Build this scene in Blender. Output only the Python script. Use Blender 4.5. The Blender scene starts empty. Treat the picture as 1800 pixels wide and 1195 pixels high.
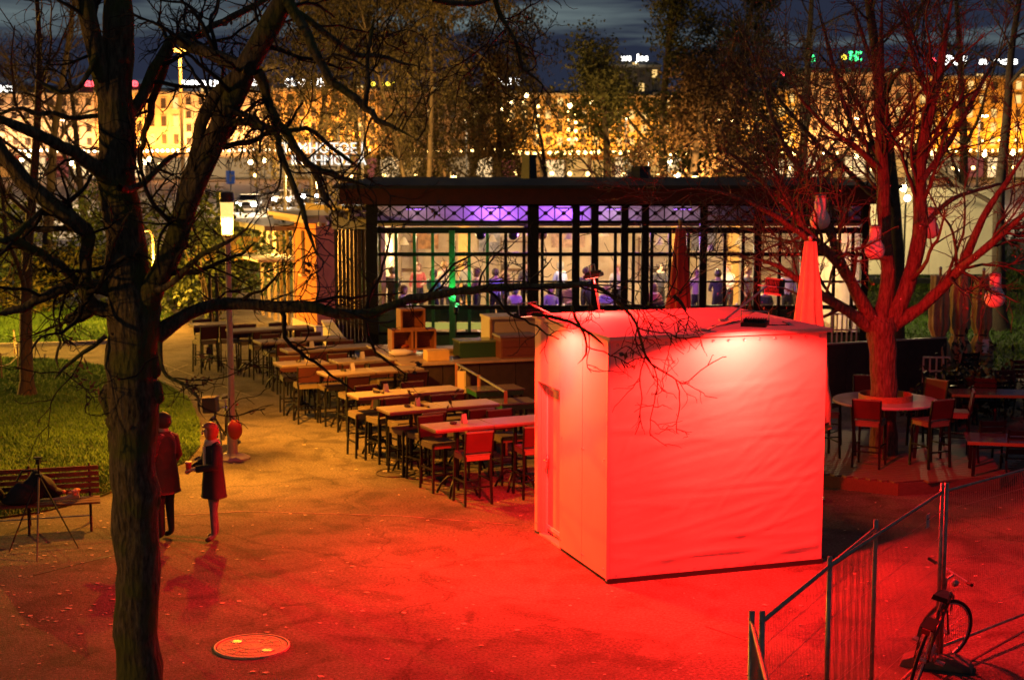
import bpy, bmesh, math, random
import numpy as np
from mathutils import Vector, Matrix, Euler
R = math.radians
# ------------------------------------------------------------------ camera, world, sun, exposure
sc = bpy.context.scene
C = sc.collection
FPX, HX, HY, CAMZ = 2700.0, 900.0, 597.5, 5.25      # focal length in photo pixels, centre, camera height (m)
PITCH = math.atan(337.5/2700.0)
cam_d = bpy.data.cameras.new('camera'); cam = bpy.data.objects.new('camera', cam_d); C.objects.link(cam)
cam_d.sensor_width = 36.0; cam_d.lens = 36.0*FPX/1800.0; cam_d.clip_end = 5000; cam_d.clip_start = .05
cam.location = (0, 0, CAMZ); cam.rotation_euler = (math.pi/2 - PITCH, 0, 0)
sc.camera = cam
cam_d.dof.use_dof = True; cam_d.dof.focus_distance = 16.5; cam_d.dof.aperture_fstop = 2.4
w = bpy.data.worlds.new('World'); sc.world = w; w.use_nodes = True
nt = w.node_tree; N = nt.nodes; L = nt.links
for n in list(N): N.remove(n)
wo = N.new('ShaderNodeOutputWorld'); bg = N.new('ShaderNodeBackground'); L.new(bg.outputs[0], wo.inputs[0])
sky = N.new('ShaderNodeTexSky'); sky.sky_type = 'NISHITA'; sky.sun_disc = False
sky.sun_elevation = R(-3.0); sky.sun_rotation = R(200); sky.air_density = 1.2; sky.dust_density = 1.0
tc = N.new('ShaderNodeTexCoord')
mp = N.new('ShaderNodeMapping'); mp.inputs['Scale'].default_value = (2.6, 2.6, 30.0); mp.inputs['Location'].default_value = (2.15, .3, .92)
L.new(tc.outputs['Generated'], mp.inputs['Vector'])
cn = N.new('ShaderNodeTexNoise'); cn.inputs['Scale'].default_value = 1.0; cn.inputs['Detail'].default_value = 6; cn.inputs['Roughness'].default_value = .55
L.new(mp.outputs[0], cn.inputs['Vector'])
cr = N.new('ShaderNodeValToRGB'); cr.color_ramp.elements[0].position = .53; cr.color_ramp.elements[1].position = .70
L.new(cn.outputs['Fac'], cr.inputs[0])
sm = N.new('ShaderNodeMix'); sm.data_type = 'RGBA'; sm.blend_type = 'ADD'; sm.inputs['Factor'].default_value = 1.0
SKYMUL = N.new('ShaderNodeMix'); SKYMUL.data_type = 'RGBA'; SKYMUL.blend_type = 'MULTIPLY'; SKYMUL.inputs['Factor'].default_value = 1
L.new(sky.outputs[0], SKYMUL.inputs[6]); SKYMUL.inputs[7].default_value = (1.2, 1.3, 1.4, 1)
L.new(SKYMUL.outputs[2], sm.inputs[6]); sm.inputs[7].default_value = (1.25, 1.65, 1.65, 1)
cl = N.new('ShaderNodeMix'); cl.data_type = 'RGBA'; L.new(cr.outputs[0], cl.inputs['Factor'])
cl.inputs[6].default_value = (.15, .19, .36, 1); L.new(sm.outputs[2], cl.inputs[7])
L.new(cl.outputs[2], bg.inputs[0]); bg.inputs[1].default_value = .13
sd = bpy.data.lights.new('sun', 'SUN'); sd.energy = .006; sd.angle = R(12); sd.color = (.75, .85, 1)
sun = bpy.data.objects.new('sun', sd); C.objects.link(sun); sun.rotation_euler = (R(55), 0, R(20))
sc.view_settings.view_transform = 'Standard'; sc.view_settings.look = 'None'
sc.view_settings.exposure = 0; sc.view_settings.gamma = 1; sc.view_settings.use_curve_mapping = False
sc.cycles.use_denoising = True; sc.cycles.use_light_tree = True
sc.cycles.max_bounces = 5; sc.cycles.diffuse_bounces = 2; sc.cycles.glossy_bounces = 3
sc.cycles.transparent_max_bounces = 12; sc.cycles.sample_clamp_indirect = 4; sc.cycles.caustics_reflective = False; sc.cycles.caustics_refractive = False
sc.cycles.light_sampling_threshold = .01

# ------------------------------------------------------------------ helpers
def ray(px, py):
    x = (px-HX)/FPX; y = -(py-HY)/FPX
    c, s = math.cos(PITCH), math.sin(PITCH)
    return Vector((x, c + y*s, -s + y*c))
def G(px, py, z=0.0):
    d = ray(px, py); t = (z-CAMZ)/d.z
    return Vector((d.x*t, d.y*t, z))
def P(px, py, Y):
    d = ray(px, py); t = Y/d.y
    return Vector((d.x*t, Y, CAMZ + d.z*t))
def onplane(px, py, o, n):
    d = ray(px, py); cp = Vector((0, 0, CAMZ)); t = (o-cp).dot(n)/d.dot(n)
    return cp + d*t
MATS = {}
def mat(name, col=(.5,.5,.5), rough=.6, metal=0.0, var=0.0, scale=6.0, bump=0.0, bscale=40.0, emit=None, es=0.0, stretch=None, col2=None, spec=.5, sss=None, detail=4):
    if name in MATS: return MATS[name]
    m = bpy.data.materials.new(name); m.use_nodes = True; MATS[name] = m
    nt = m.node_tree; N = nt.nodes; L = nt.links; b = N['Principled BSDF']
    b.inputs['Base Color'].default_value = (*col, 1); b.inputs['Roughness'].default_value = rough
    b.inputs['Metallic'].default_value = metal; b.inputs['Specular IOR Level'].default_value = spec
    if emit is not None:
        b.inputs['Emission Color'].default_value = (*emit, 1); b.inputs['Emission Strength'].default_value = es
    if var > 0 or bump > 0 or col2:
        tc = N.new('ShaderNodeTexCoord'); mp = N.new('ShaderNodeMapping'); L.new(tc.outputs['Object'], mp.inputs[0])
        if stretch: mp.inputs['Scale'].default_value = stretch
    if var > 0 or col2:
        n1 = N.new('ShaderNodeTexNoise'); n1.inputs['Scale'].default_value = scale; n1.inputs['Detail'].default_value = detail; n1.inputs['Roughness'].default_value = .65
        L.new(mp.outputs[0], n1.inputs['Vector'])
        rp = N.new('ShaderNodeValToRGB'); rp.color_ramp.elements[0].position = .32; rp.color_ramp.elements[1].position = .68
        c2 = col2 if col2 else tuple(min(1, c*(1+var)) for c in col); c1 = col if col2 else tuple(c*(1-var) for c in col)
        rp.color_ramp.elements[0].color = (*c1, 1); rp.color_ramp.elements[1].color = (*c2, 1)
        L.new(n1.outputs['Fac'], rp.inputs[0]); L.new(rp.outputs[0], b.inputs['Base Color'])
        mr = N.new('ShaderNodeMapRange'); mr.inputs[3].default_value = max(.02, rough-.12); mr.inputs[4].default_value = min(1, rough+.12)
        L.new(n1.outputs['Fac'], mr.inputs[0]); L.new(mr.outputs[0], b.inputs['Roughness'])
    if bump > 0:
        n2 = N.new('ShaderNodeTexNoise'); n2.inputs['Scale'].default_value = bscale; n2.inputs['Detail'].default_value = 5
        L.new(mp.outputs[0], n2.inputs['Vector'])
        bp = N.new('ShaderNodeBump'); bp.inputs['Strength'].default_value = bump; bp.inputs['Distance'].default_value = .02
        L.new(n2.outputs['Fac'], bp.inputs['Height']); L.new(bp.outputs[0], b.inputs['Normal'])
    return m
def glow(name, col, s):
    m = mat(name, (.06,.05,.04), .5, emit=col, es=s); m.cycles.emission_sampling = 'NONE'; return m
class MB:
    def __init__(s): s.v = []; s.f = []
    def add(s, vs, fs):
        n = len(s.v); s.v += [tuple(x) for x in vs]; s.f += [tuple(i+n for i in f) for f in fs]; return s
    def box(s, c, d, rz=0, M=None):
        hx, hy, hz = d[0]/2, d[1]/2, d[2]/2
        pts = [Vector((x*hx, y*hy, z*hz)) for z in (-1,1) for x, y in ((-1,-1),(1,-1),(1,1),(-1,1))]
        if M is None: M = Matrix.Rotation(rz, 3, 'Z')
        c = Vector(c)
        return s.add([c + M @ p for p in pts], [(3,2,1,0),(4,5,6,7),(0,1,5,4),(1,2,6,5),(2,3,7,6),(3,0,4,7)])
    def bar(s, a, b, w, h=None, up=(0,0,1)):
        a = Vector(a); b = Vector(b); d = b-a; l = d.length
        if l < 1e-6: return s
        d /= l; u = Vector(up)
        if abs(d.dot(u)) > .98: u = Vector((0,1,0))
        x = d.cross(u).normalized(); z = x.cross(d).normalized(); h = h or w
        M = Matrix((x, d, z)).transposed()
        return s.box((a+b)/2, (w, l, h), M=M)
    def tube(s, pts, rad, n=8, cap=True):
        pts = [Vector(p) for p in pts]; m = len(pts)
        if not hasattr(rad, '__len__'): rad = [rad]*m
        base = len(s.v); prev = None
        for i, p in enumerate(pts):
            t = (pts[min(i+1, m-1)] - pts[max(i-1, 0)])
            t = t.normalized() if t.length > 1e-9 else Vector((0,0,1))
            if prev is None:
                a = Vector((0,0,1)) if abs(t.z) < .9 else Vector((1,0,0)); x = t.cross(a).normalized()
            else:
                x = (prev - t*prev.dot(t)).normalized()
            prev = x; y = t.cross(x)
            for k in range(n):
                an = 2*math.pi*k/n
                s.v.append(tuple(p + (x*math.cos(an) + y*math.sin(an))*rad[i]))
        for i in range(m-1):
            for k in range(n):
                a = base+i*n+k; b = base+i*n+(k+1) % n
                s.f.append((a, b, b+n, a+n))
        if cap:
            s.f.append(tuple(base+k for k in reversed(range(n)))); s.f.append(tuple(base+(m-1)*n+k for k in range(n)))
        return s
    def lathe(s, prof, n=20, c=(0,0,0), sx=1, sy=1, cap=True):
        base = len(s.v); m = len(prof)
        for r, z in prof:
            for k in range(n):
                a = 2*math.pi*k/n
                s.v.append((c[0]+r*math.cos(a)*sx, c[1]+r*math.sin(a)*sy, c[2]+z))
        for i in range(m-1):
            for k in range(n):
                a = base+i*n+k; b = base+i*n+(k+1) % n
                s.f.append((a, b, b+n, a+n))
        if cap:
            s.f.append(tuple(base+k for k in reversed(range(n)))); s.f.append(tuple(base+(m-1)*n+k for k in range(n)))
        return s
    def prism(s, poly, z0, z1):
        n = len(poly); b = len(s.v)
        s.v += [(p[0], p[1], z0) for p in poly] + [(p[0], p[1], z1) for p in poly]
        s.f.append(tuple(b+i for i in reversed(range(n)))); s.f.append(tuple(b+n+i for i in range(n)))
        for i in range(n):
            j = (i+1) % n; s.f.append((b+i, b+j, b+n+j, b+n+i))
        return s
    def sphere(s, c, r, n=12, m=8, sc=(1,1,1)):
        prof = [(max(1e-4, r*math.sin(math.pi*i/m)), -r*math.cos(math.pi*i/m)) for i in range(m+1)]
        b = len(s.v); s.lathe(prof, n, (0,0,0))
        for i in range(b, len(s.v)):
            v = s.v[i]; s.v[i] = (c[0]+v[0]*sc[0], c[1]+v[1]*sc[1], c[2]+v[2]*sc[2])
        return s
    def mesh(s, name):
        me = bpy.data.meshes.new(name); me.from_pydata(s.v, [], s.f); me.update(); return me
    def build(s, name, m, parent=None, smooth=False, bevel=0, loc=None):
        me = s.mesh(name)
        o = bpy.data.objects.new(name, me); C.objects.link(o); o.data.materials.append(m)
        if bevel:
            bm = bmesh.new(); bm.from_mesh(me)
            bmesh.ops.bevel(bm, geom=[e for e in bm.edges if e.is_manifold and e.calc_face_angle(0) > .6], offset=bevel, segments=2, affect='EDGES', profile=.6)
            bm.to_mesh(me); bm.free()
        if smooth:
            me.polygons.foreach_set('use_smooth', [True]*len(me.polygons))
        if parent: o.parent = parent
        if loc is not None: o.location = loc
        return o
def tag(o, label, cat, group=None, kind=None):
    if label: o['label'] = label
    if cat: o['category'] = cat
    if group: o['group'] = group
    if kind: o['kind'] = kind
    return o
def thing(name, loc, label, cat, group=None, rz=0):
    o = bpy.data.objects.new(name, None); C.objects.link(o); o.location = loc; o.rotation_euler = (0, 0, rz)
    o.empty_display_size = .2
    return tag(o, label, cat, group)
def struct(o): o['kind'] = 'structure'; return o
KIDS = {}
def copy_tree(o, parent=None):
    c = o.copy(); C.objects.link(c)
    if parent: c.parent = parent
    for ch in list(o.children): copy_tree(ch, c)
    return c
def lamp(name, kind, loc, col, energy, parent=None, target=None, **kw):
    d = bpy.data.lights.new(name, kind); d.color = col; d.energy = energy
    for k, v in kw.items(): setattr(d, k, v)
    o = bpy.data.objects.new(name, d); C.objects.link(o); o.location = loc
    if target is not None:
        o.rotation_euler = (Vector(target)-Vector(loc)).to_track_quat('-Z', 'Y').to_euler()
    if parent:
        o.parent = parent
        o.matrix_parent_inverse = Matrix.LocRotScale(parent.location, parent.rotation_euler, None).inverted()
    return o
def text_mesh(body, size, depth, name, m, parent=None, loc=(0,0,0), rot=(math.pi/2,0,0), width=None, bold=0):
    cu = bpy.data.curves.new('txt', 'FONT'); cu.body = body; cu.size = size; cu.extrude = depth; cu.offset = bold
    cu.align_x = 'CENTER'; cu.align_y = 'BOTTOM_BASELINE'; cu.resolution_u = 2
    t = bpy.data.objects.new('txt', cu); C.objects.link(t)
    me = bpy.data.meshes.new_from_object(t.evaluated_get(bpy.context.evaluated_depsgraph_get()))
    bpy.data.objects.remove(t); bpy.data.curves.remove(cu)
    if width:
        xs = [v.co.x for v in me.vertices]; k = width/(max(xs)-min(xs))
        for v in me.vertices: v.co.x *= k
    me.materials.clear(); me.materials.append(m)
    o = bpy.data.objects.new(name, me); C.objects.link(o); o.location = loc; o.rotation_euler = rot
    if parent: o.parent = parent
    return o
# ---- fast tube clouds for branches
def tubes_np(polys, sides=None):
    V = []; F = []; n0 = 0
    for pts, rad in polys:
        pts = np.asarray(pts, float); rad = np.asarray(rad, float); m = len(pts)
        n = sides or (3 if rad[0] < .012 else 4 if rad[0] < .03 else 6 if rad[0] < .08 else 10)
        t = np.empty_like(pts); t[1:-1] = pts[2:]-pts[:-2]; t[0] = pts[1]-pts[0]; t[-1] = pts[-1]-pts[-2]
        t /= np.linalg.norm(t, axis=1)[:, None] + 1e-12
        x = np.cross(t, np.array([.37, .21, .9])); x /= np.linalg.norm(x, axis=1)[:, None] + 1e-12
        for i in range(1, m):
            xi = x[i-1] - t[i]*np.dot(x[i-1], t[i]); x[i] = xi/(np.linalg.norm(xi)+1e-12)
        y = np.cross(t, x); a = np.arange(n)*2*np.pi/n
        ring = pts[:, None, :] + rad[:, None, None]*(np.cos(a)[None, :, None]*x[:, None, :] + np.sin(a)[None, :, None]*y[:, None, :])
        V.append(ring.reshape(-1, 3))
        i, k = np.meshgrid(np.arange(m-1), np.arange(n), indexing='ij'); k2 = (k+1) % n
        F.append((np.stack([i*n+k, i*n+k2, (i+1)*n+k2, (i+1)*n+k], -1).reshape(-1, 4) + n0)); n0 += m*n
    return np.concatenate(V), np.concatenate(F)
def np_obj(name, V, F, m, parent=None, smooth=True):
    me = bpy.data.meshes.new(name); nf, k = F.shape
    me.vertices.add(len(V)); me.vertices.foreach_set('co', V.astype(np.float32).ravel())
    me.loops.add(nf*k); me.loops.foreach_set('vertex_index', F.astype(np.int32).ravel())
    me.polygons.add(nf); me.polygons.foreach_set('loop_start', np.arange(nf, dtype=np.int32)*k)
    me.polygons.foreach_set('use_smooth', np.full(nf, smooth))
    me.update(calc_edges=True); me.materials.append(m)
    o = bpy.data.objects.new(name, me); C.objects.link(o)
    if parent: o.parent = parent
    return o
def smooth_path(pts, rad, step):
    pts = np.asarray(pts, float); rad = np.asarray(rad, float); n = len(pts)
    P4 = np.vstack([2*pts[0]-pts[1], pts, 2*pts[-1]-pts[-2]]); op = []; orr = []
    for i in range(n-1):
        p0, p1, p2, p3 = P4[i:i+4]; k = max(2, int(np.linalg.norm(p2-p1)/step))
        for j in range(k):
            t = j/k
            op.append(.5*((2*p1)+(-p0+p2)*t+(2*p0-5*p1+4*p2-p3)*t*t+(-p0+3*p1-3*p2+p3)*t**3)); orr.append(rad[i]*(1-t)+rad[i+1]*t)
    op.append(pts[-1]); orr.append(rad[-1])
    return np.array(op), np.array(orr)
def sprout(rng, pts, rad, out, level, par):
    """children of one branch; par = list of (density per m, length lo, hi, radius factor, rmin, wiggle, angle, lift)"""
    if level >= len(par): return
    dens, lo, hi, rf, rmin, wig, ang, lift = par[level]
    pts = np.asarray(pts); seg = np.linalg.norm(np.diff(pts, axis=0), axis=1); cum = np.concatenate([[0], np.cumsum(seg)]); Ltot = cum[-1]
    n = rng.poisson(dens*Ltot)
    for _ in range(n):
        s = Ltot*(rng.uniform(.12, 1.0) if level == 0 else rng.uniform(.2, 1.0)); i = min(len(seg)-1, int(np.searchsorted(cum, s)-1)); i = max(i, 0)
        f = (s-cum[i])/max(seg[i], 1e-6); p = pts[i]*(1-f)+pts[i+1]*f; r = rad[i]*(1-f)+rad[i+1]*f
        t = (pts[i+1]-pts[i])/max(seg[i], 1e-6)
        a = rng.normal(size=3); a -= t*np.dot(a, t); a /= np.linalg.norm(a)+1e-9
        th = rng.normal(ang, .25); d = t*math.cos(th)+a*math.sin(th); d[2] += lift; d /= np.linalg.norm(d)
        ln = rng.uniform(lo, hi)*(1.15-.5*s/Ltot); r0 = max(rmin, min(r*rf, .35*ln*.09)); r0 = min(r0, r*.8) if r*.8 > rmin else rmin
        k = max(3, int(3+ln/ (0.09 if level < 2 else .06))); k = min(k, 12); q = [p]; dd = d.copy()
        for j in range(k):
            dd = dd + rng.normal(size=3)*wig + d*.12; dd[2] += lift*.25; dd /= np.linalg.norm(dd); q.append(q[-1]+dd*ln/k)
        q = np.array(q); rr = np.linspace(r0, max(rmin*.6, r0*.35), k+1)
        out.append((q, rr)); sprout(rng, q, rr, out, level+1, par)
def leaf_cloud(rng, centers, n_each, spread, size, droop=0.0):
    cs = np.repeat(np.asarray(centers), n_each, axis=0); n = len(cs)
    c = cs + rng.normal(size=(n, 3))*spread
    u = rng.normal(size=(n, 3)); u[:, 2] -= droop; u /= np.linalg.norm(u, axis=1)[:, None]
    v = np.cross(u, rng.normal(size=(n, 3))); v /= np.linalg.norm(v, axis=1)[:, None]
    s = size*rng.uniform(.6, 1.4, (n, 1)); a = u*s; b = v*s*.5
    V = np.stack([c-a, c+b, c+a, c-b], 1).reshape(-1, 3)
    F = np.arange(n*4).reshape(n, 4)
    return V, F
# ------------------------------------------------------------------ materials
def ground_mat():
    m = mat('asphalt', (.1,.09,.075), .78); N = m.node_tree.nodes; L = m.node_tree.links; b = N['Principled BSDF']
    tc = N.new('ShaderNodeTexCoord')
    n1 = N.new('ShaderNodeTexNoise'); n1.inputs['Scale'].default_value = .35; n1.inputs['Detail'].default_value = 8; n1.inputs['Roughness'].default_value = .7
    n2 = N.new('ShaderNodeTexNoise'); n2.inputs['Scale'].default_value = 28; n2.inputs['Detail'].default_value = 3; n2.inputs['Roughness'].default_value = .8
    n3 = N.new('ShaderNodeTexVoronoi'); n3.inputs['Scale'].default_value = 70
    n4 = N.new('ShaderNodeTexNoise'); n4.inputs['Scale'].default_value = 1.6; n4.inputs['Detail'].default_value = 6; n4.inputs['Distortion'].default_value = .6
    for n in (n1, n2, n3, n4): L.new(tc.outputs['Object'], n.inputs['Vector'])
    r1 = N.new('ShaderNodeValToRGB'); r1.color_ramp.elements[0].position = .3; r1.color_ramp.elements[1].position = .72
    r1.color_ramp.elements[0].color = (.08,.07,.058,1); r1.color_ramp.elements[1].color = (.20,.175,.14,1); L.new(n1.outputs['Fac'], r1.inputs[0])
    r2 = N.new('ShaderNodeValToRGB'); r2.color_ramp.elements[0].position = .3; r2.color_ramp.elements[1].position = .75
    r2.color_ramp.elements[0].color = (.35,.35,.35,1); r2.color_ramp.elements[1].color = (1.7,1.7,1.7,1); L.new(n2.outputs['Fac'], r2.inputs[0])
    r4 = N.new('ShaderNodeValToRGB'); r4.color_ramp.elements[0].position = .36; r4.color_ramp.elements[1].position = .5
    r4.color_ramp.elements[0].color = (.62,.62,.62,1); r4.color_ramp.elements[1].color = (1,1,1,1); L.new(n4.outputs['Fac'], r4.inputs[0])
    x1 = N.new('ShaderNodeMix'); x1.data_type = 'RGBA'; x1.blend_type = 'MULTIPLY'; x1.inputs['Factor'].default_value = 1
    L.new(r1.outputs[0], x1.inputs[6]); L.new(r2.outputs[0], x1.inputs[7])
    x2 = N.new('ShaderNodeMix'); x2.data_type = 'RGBA'; x2.blend_type = 'MULTIPLY'; x2.inputs['Factor'].default_value = 1
    L.new(x1.outputs[2], x2.inputs[6]); L.new(r4.outputs[0], x2.inputs[7])
    ds = N.new('ShaderNodeTexNoise'); ds.inputs['Scale'].default_value = 1.1; ds.inputs['Detail'].default_value = 6; L.new(tc.outputs['Object'], ds.inputs['Vector'])
    va = N.new('ShaderNodeVectorMath'); va.operation = 'MULTIPLY_ADD'; va.inputs[1].default_value = (1.4,1.4,0); L.new(ds.outputs['Color'], va.inputs[0]); L.new(tc.outputs['Object'], va.inputs[2])
    vc = N.new('ShaderNodeTexVoronoi'); vc.feature = 'DISTANCE_TO_EDGE'; vc.inputs['Scale'].default_value = .16; L.new(va.outputs[0], vc.inputs['Vector'])
    rc = N.new('ShaderNodeValToRGB'); rc.color_ramp.elements[0].position = .0008; rc.color_ramp.elements[1].position = .003; rc.color_ramp.elements[0].color = (.62,.62,.62,1); L.new(vc.outputs['Distance'], rc.inputs[0])
    pv = N.new('ShaderNodeTexVoronoi'); pv.inputs['Scale'].default_value = .3; L.new(va.outputs[0], pv.inputs['Vector'])
    pr = N.new('ShaderNodeMapRange'); pr.inputs[3].default_value = .8; pr.inputs[4].default_value = 1.18; L.new(pv.outputs['Color'], pr.inputs[0])
    x3 = N.new('ShaderNodeMix'); x3.data_type = 'RGBA'; x3.blend_type = 'MULTIPLY'; x3.inputs['Factor'].default_value = 1; L.new(x2.outputs[2], x3.inputs[6]); L.new(rc.outputs[0], x3.inputs[7])
    x4 = N.new('ShaderNodeMix'); x4.data_type = 'RGBA'; x4.blend_type = 'MULTIPLY'; x4.inputs['Factor'].default_value = 1; L.new(x3.outputs[2], x4.inputs[6]); L.new(pr.outputs[0], x4.inputs[7]); L.new(x4.outputs[2], b.inputs['Base Color'])
    mr = N.new('ShaderNodeMapRange'); mr.inputs[3].default_value = .8; mr.inputs[4].default_value = 1.0; b.inputs['Specular IOR Level'].default_value = .15; L.new(n4.outputs['Fac'], mr.inputs[0]); L.new(mr.outputs[0], b.inputs['Roughness'])
    bp = N.new('ShaderNodeBump'); bp.inputs['Strength'].default_value = .6; bp.inputs['Distance'].default_value = .012
    ad = N.new('ShaderNodeMath'); ad.operation = 'ADD'; L.new(n3.outputs['Distance'], ad.inputs[0]); L.new(n2.outputs['Fac'], ad.inputs[1])
    L.new(ad.outputs[0], bp.inputs['Height']); L.new(bp.outputs[0], b.inputs['Normal'])
    return m
def bark_mat(name, c1, c2, sc=1.0, moss=None):
    m = mat(name, c1, .9); N = m.node_tree.nodes; L = m.node_tree.links; b = N['Principled BSDF']; b.inputs['Specular IOR Level'].default_value = .2
    tc = N.new('ShaderNodeTexCoord'); mp = N.new('ShaderNodeMapping'); mp.inputs['Scale'].default_value = (9*sc, 9*sc, 2.2*sc); L.new(tc.outputs['Object'], mp.inputs[0])
    v = N.new('ShaderNodeTexVoronoi'); v.inputs['Scale'].default_value = 2.2; L.new(mp.outputs[0], v.inputs['Vector'])
    n = N.new('ShaderNodeTexNoise'); n.inputs['Scale'].default_value = 3; n.inputs['Detail'].default_value = 8; n.inputs['Roughness'].default_value = .7; L.new(mp.outputs[0], n.inputs['Vector'])
    rp = N.new('ShaderNodeValToRGB'); rp.color_ramp.elements[0].position = .35; rp.color_ramp.elements[1].position = .7
    rp.color_ramp.elements[0].color = (*c1, 1); rp.color_ramp.elements[1].color = (*c2, 1); L.new(n.outputs['Fac'], rp.inputs[0])
    last = rp.outputs[0]
    if moss:
        n2 = N.new('ShaderNodeTexNoise'); n2.inputs['Scale'].default_value = 3.2; n2.inputs['Detail'].default_value = 5; L.new(tc.outputs['Object'], n2.inputs['Vector'])
        r2 = N.new('ShaderNodeValToRGB'); r2.color_ramp.elements[0].position = .48; r2.color_ramp.elements[1].position = .62; L.new(n2.outputs['Fac'], r2.inputs[0])
        mx = N.new('ShaderNodeMix'); mx.data_type = 'RGBA'; L.new(r2.outputs[0], mx.inputs['Factor']); L.new(last, mx.inputs[6]); mx.inputs[7].default_value = (*moss, 1); last = mx.outputs[2]
    L.new(last, b.inputs['Base Color'])
    ad = N.new('ShaderNodeMath'); ad.operation = 'ADD'; L.new(v.outputs['Distance'], ad.inputs[0]); L.new(n.outputs['Fac'], ad.inputs[1])
    bp = N.new('ShaderNodeBump'); bp.inputs['Strength'].default_value = .9; bp.inputs['Distance'].default_value = .03; L.new(ad.outputs[0], bp.inputs['Height']); L.new(bp.outputs[0], b.inputs['Normal'])
    return m
def glass_mat(name, tint=(1,1,1), gl=.08):
    m = bpy.data.materials.new(name); m.use_nodes = True; MATS[name] = m; N = m.node_tree.nodes; L = m.node_tree.links
    for n in list(N): N.remove(n)
    o = N.new('ShaderNodeOutputMaterial'); t = N.new('ShaderNodeBsdfTransparent'); t.inputs[0].default_value = (*tint, 1)
    g = N.new('ShaderNodeBsdfGlossy'); g.inputs['Roughness'].default_value = .05
    x = N.new('ShaderNodeMixShader'); x.inputs[0].default_value = gl
    L.new(t.outputs[0], x.inputs[1]); L.new(g.outputs[0], x.inputs[2]); L.new(x.outputs[0], o.inputs[0]); return m
ASPH = ground_mat()
GLASS = glass_mat('window_glass', (.93,.96,.95))
BLACKM = mat('black_metal', (.018,.018,.02), .45, .6, var=.3, scale=12)
DARKM = mat('dark_painted_metal', (.03,.03,.032), .4, .3, var=.3, scale=10)
STEEL = mat('galvanised_steel', (.42,.42,.42), .42, .9, var=.25, scale=14)
TINTFAB = mat('floodlight_tinted_fabric', (.78,.47,.40), .7, var=.03, scale=3, bump=.05, bscale=220)  # base colour carries part of the floodlight's red
TINTPANEL = mat('floodlight_tinted_board', (.76,.43,.35), .6, var=.03, scale=4)  # floodlight red deepened in the board colour as well
WOOD = mat('warm_wood', (.34,.17,.07), .55, var=.3, scale=5, stretch=(1,12,12), bump=.1, bscale=20)
CREAM = mat('cream_plaster', (.62,.54,.40), .8, var=.12, scale=3, bump=.1, bscale=30)
ORANGEW = mat('orange_plaster', (.62,.22,.06), .85, var=.14, scale=2.5, bump=.12, bscale=35)
GREENP = mat('green_paint', (.03,.16,.06), .4, var=.2)
GRASSM = mat('grass_blade', (.032,.095,.008), .7, scale=.7, col2=(.11,.23,.018))
SOIL = mat('lawn_soil', (.03,.055,.008), .95, var=.4, scale=3)
REDL = (1.0, .0102, .0076); SOD = (1.0, .31, .016)
# ------------------------------------------------------------------ setting
struct(MB().add([(-900,-60,0),(900,-60,0),(900,1200,0),(-900,1200,0)], [(0,1,2,3)]).build('ground', ASPH))
STREETM = mat('street_asphalt', (.16,.14,.12), .5, var=.35, scale=.2, detail=8)
struct(MB().add([(-400,88,.004),(400,88,.004),(400,252,.004),(-400,252,.004)], [(0,1,2,3)]).build('street', STREETM))
LINE = mat('worn_white_paint', (.24,.21,.17), .8, var=.5, scale=8)
def lawn(name, px, n, seed, hgt=.05, world=None):
    poly = world or [G(a, b) for a, b in px]
    b = MB(); b.prism([(p[0], p[1]) for p in poly], -.05, .03); struct(b.build(name, SOIL))
    rng = np.random.default_rng(seed)
    xy = np.array([(p[0], p[1]) for p in poly]); lo = xy.min(0); hi = xy.max(0); pts = []
    while sum(len(p) for p in pts) < n:
        q = rng.uniform(lo, hi, (n*2, 2)); ins = np.zeros(len(q), bool); j = len(xy)-1
        for i in range(len(xy)):
            a, c = xy[i], xy[j]
            cond = ((a[1] > q[:,1]) != (c[1] > q[:,1])) & (q[:,0] < (c[0]-a[0])*(q[:,1]-a[1])/(c[1]-a[1]+1e-12)+a[0]); ins ^= cond; j = i
        pts.append(q[ins])
    q = np.concatenate(pts)[:n]; an = rng.uniform(0, 6.28, n); h = hgt*rng.uniform(.5, 1.5, n); wd = .012*(hgt/.05)
    lean = rng.normal(size=(n, 2))*.5*h[:, None]
    d = np.stack([np.cos(an), np.sin(an)], 1)*wd
    V = np.zeros((n, 3, 3)); V[:, 0, :2] = q-d; V[:, 1, :2] = q+d; V[:, 2, :2] = q+lean; V[:, :2, 2] = .03; V[:, 2, 2] = .03+h
    o = np_obj('grass', V.reshape(-1, 3), np.arange(n*3).reshape(n, 3), GRASSM, smooth=False)
    tag(o, None, 'grass', kind='stuff'); return o
NL = [(-140,632),(0,630),(110,634),(200,648),(280,672),(330,700),(350,740),(352,785),(330,812),(260,842),(160,880),(70,902),(-20,914),(-140,925)]
lawn('lawn_near', NL, 90000, 3)['label'] = 'short green grass of the near lawn beside the bench'
FL_ = [(-200,540),(60,541),(190,540),(300,548),(290,588),(240,600),(120,606),(0,609),(-200,612)]
lawn('lawn_far', FL_, 30000, 4, .09)['label'] = 'bright green grass of the far lawn beyond the path'
lawn('lawn_right', [(1735,480),(2000,470),(2000,640),(1880,655),(1735,652),(1500,560),(1500,500)], 22000, 5, .09)['label'] = 'green grass at the right edge behind the wrapped parasols'
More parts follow.
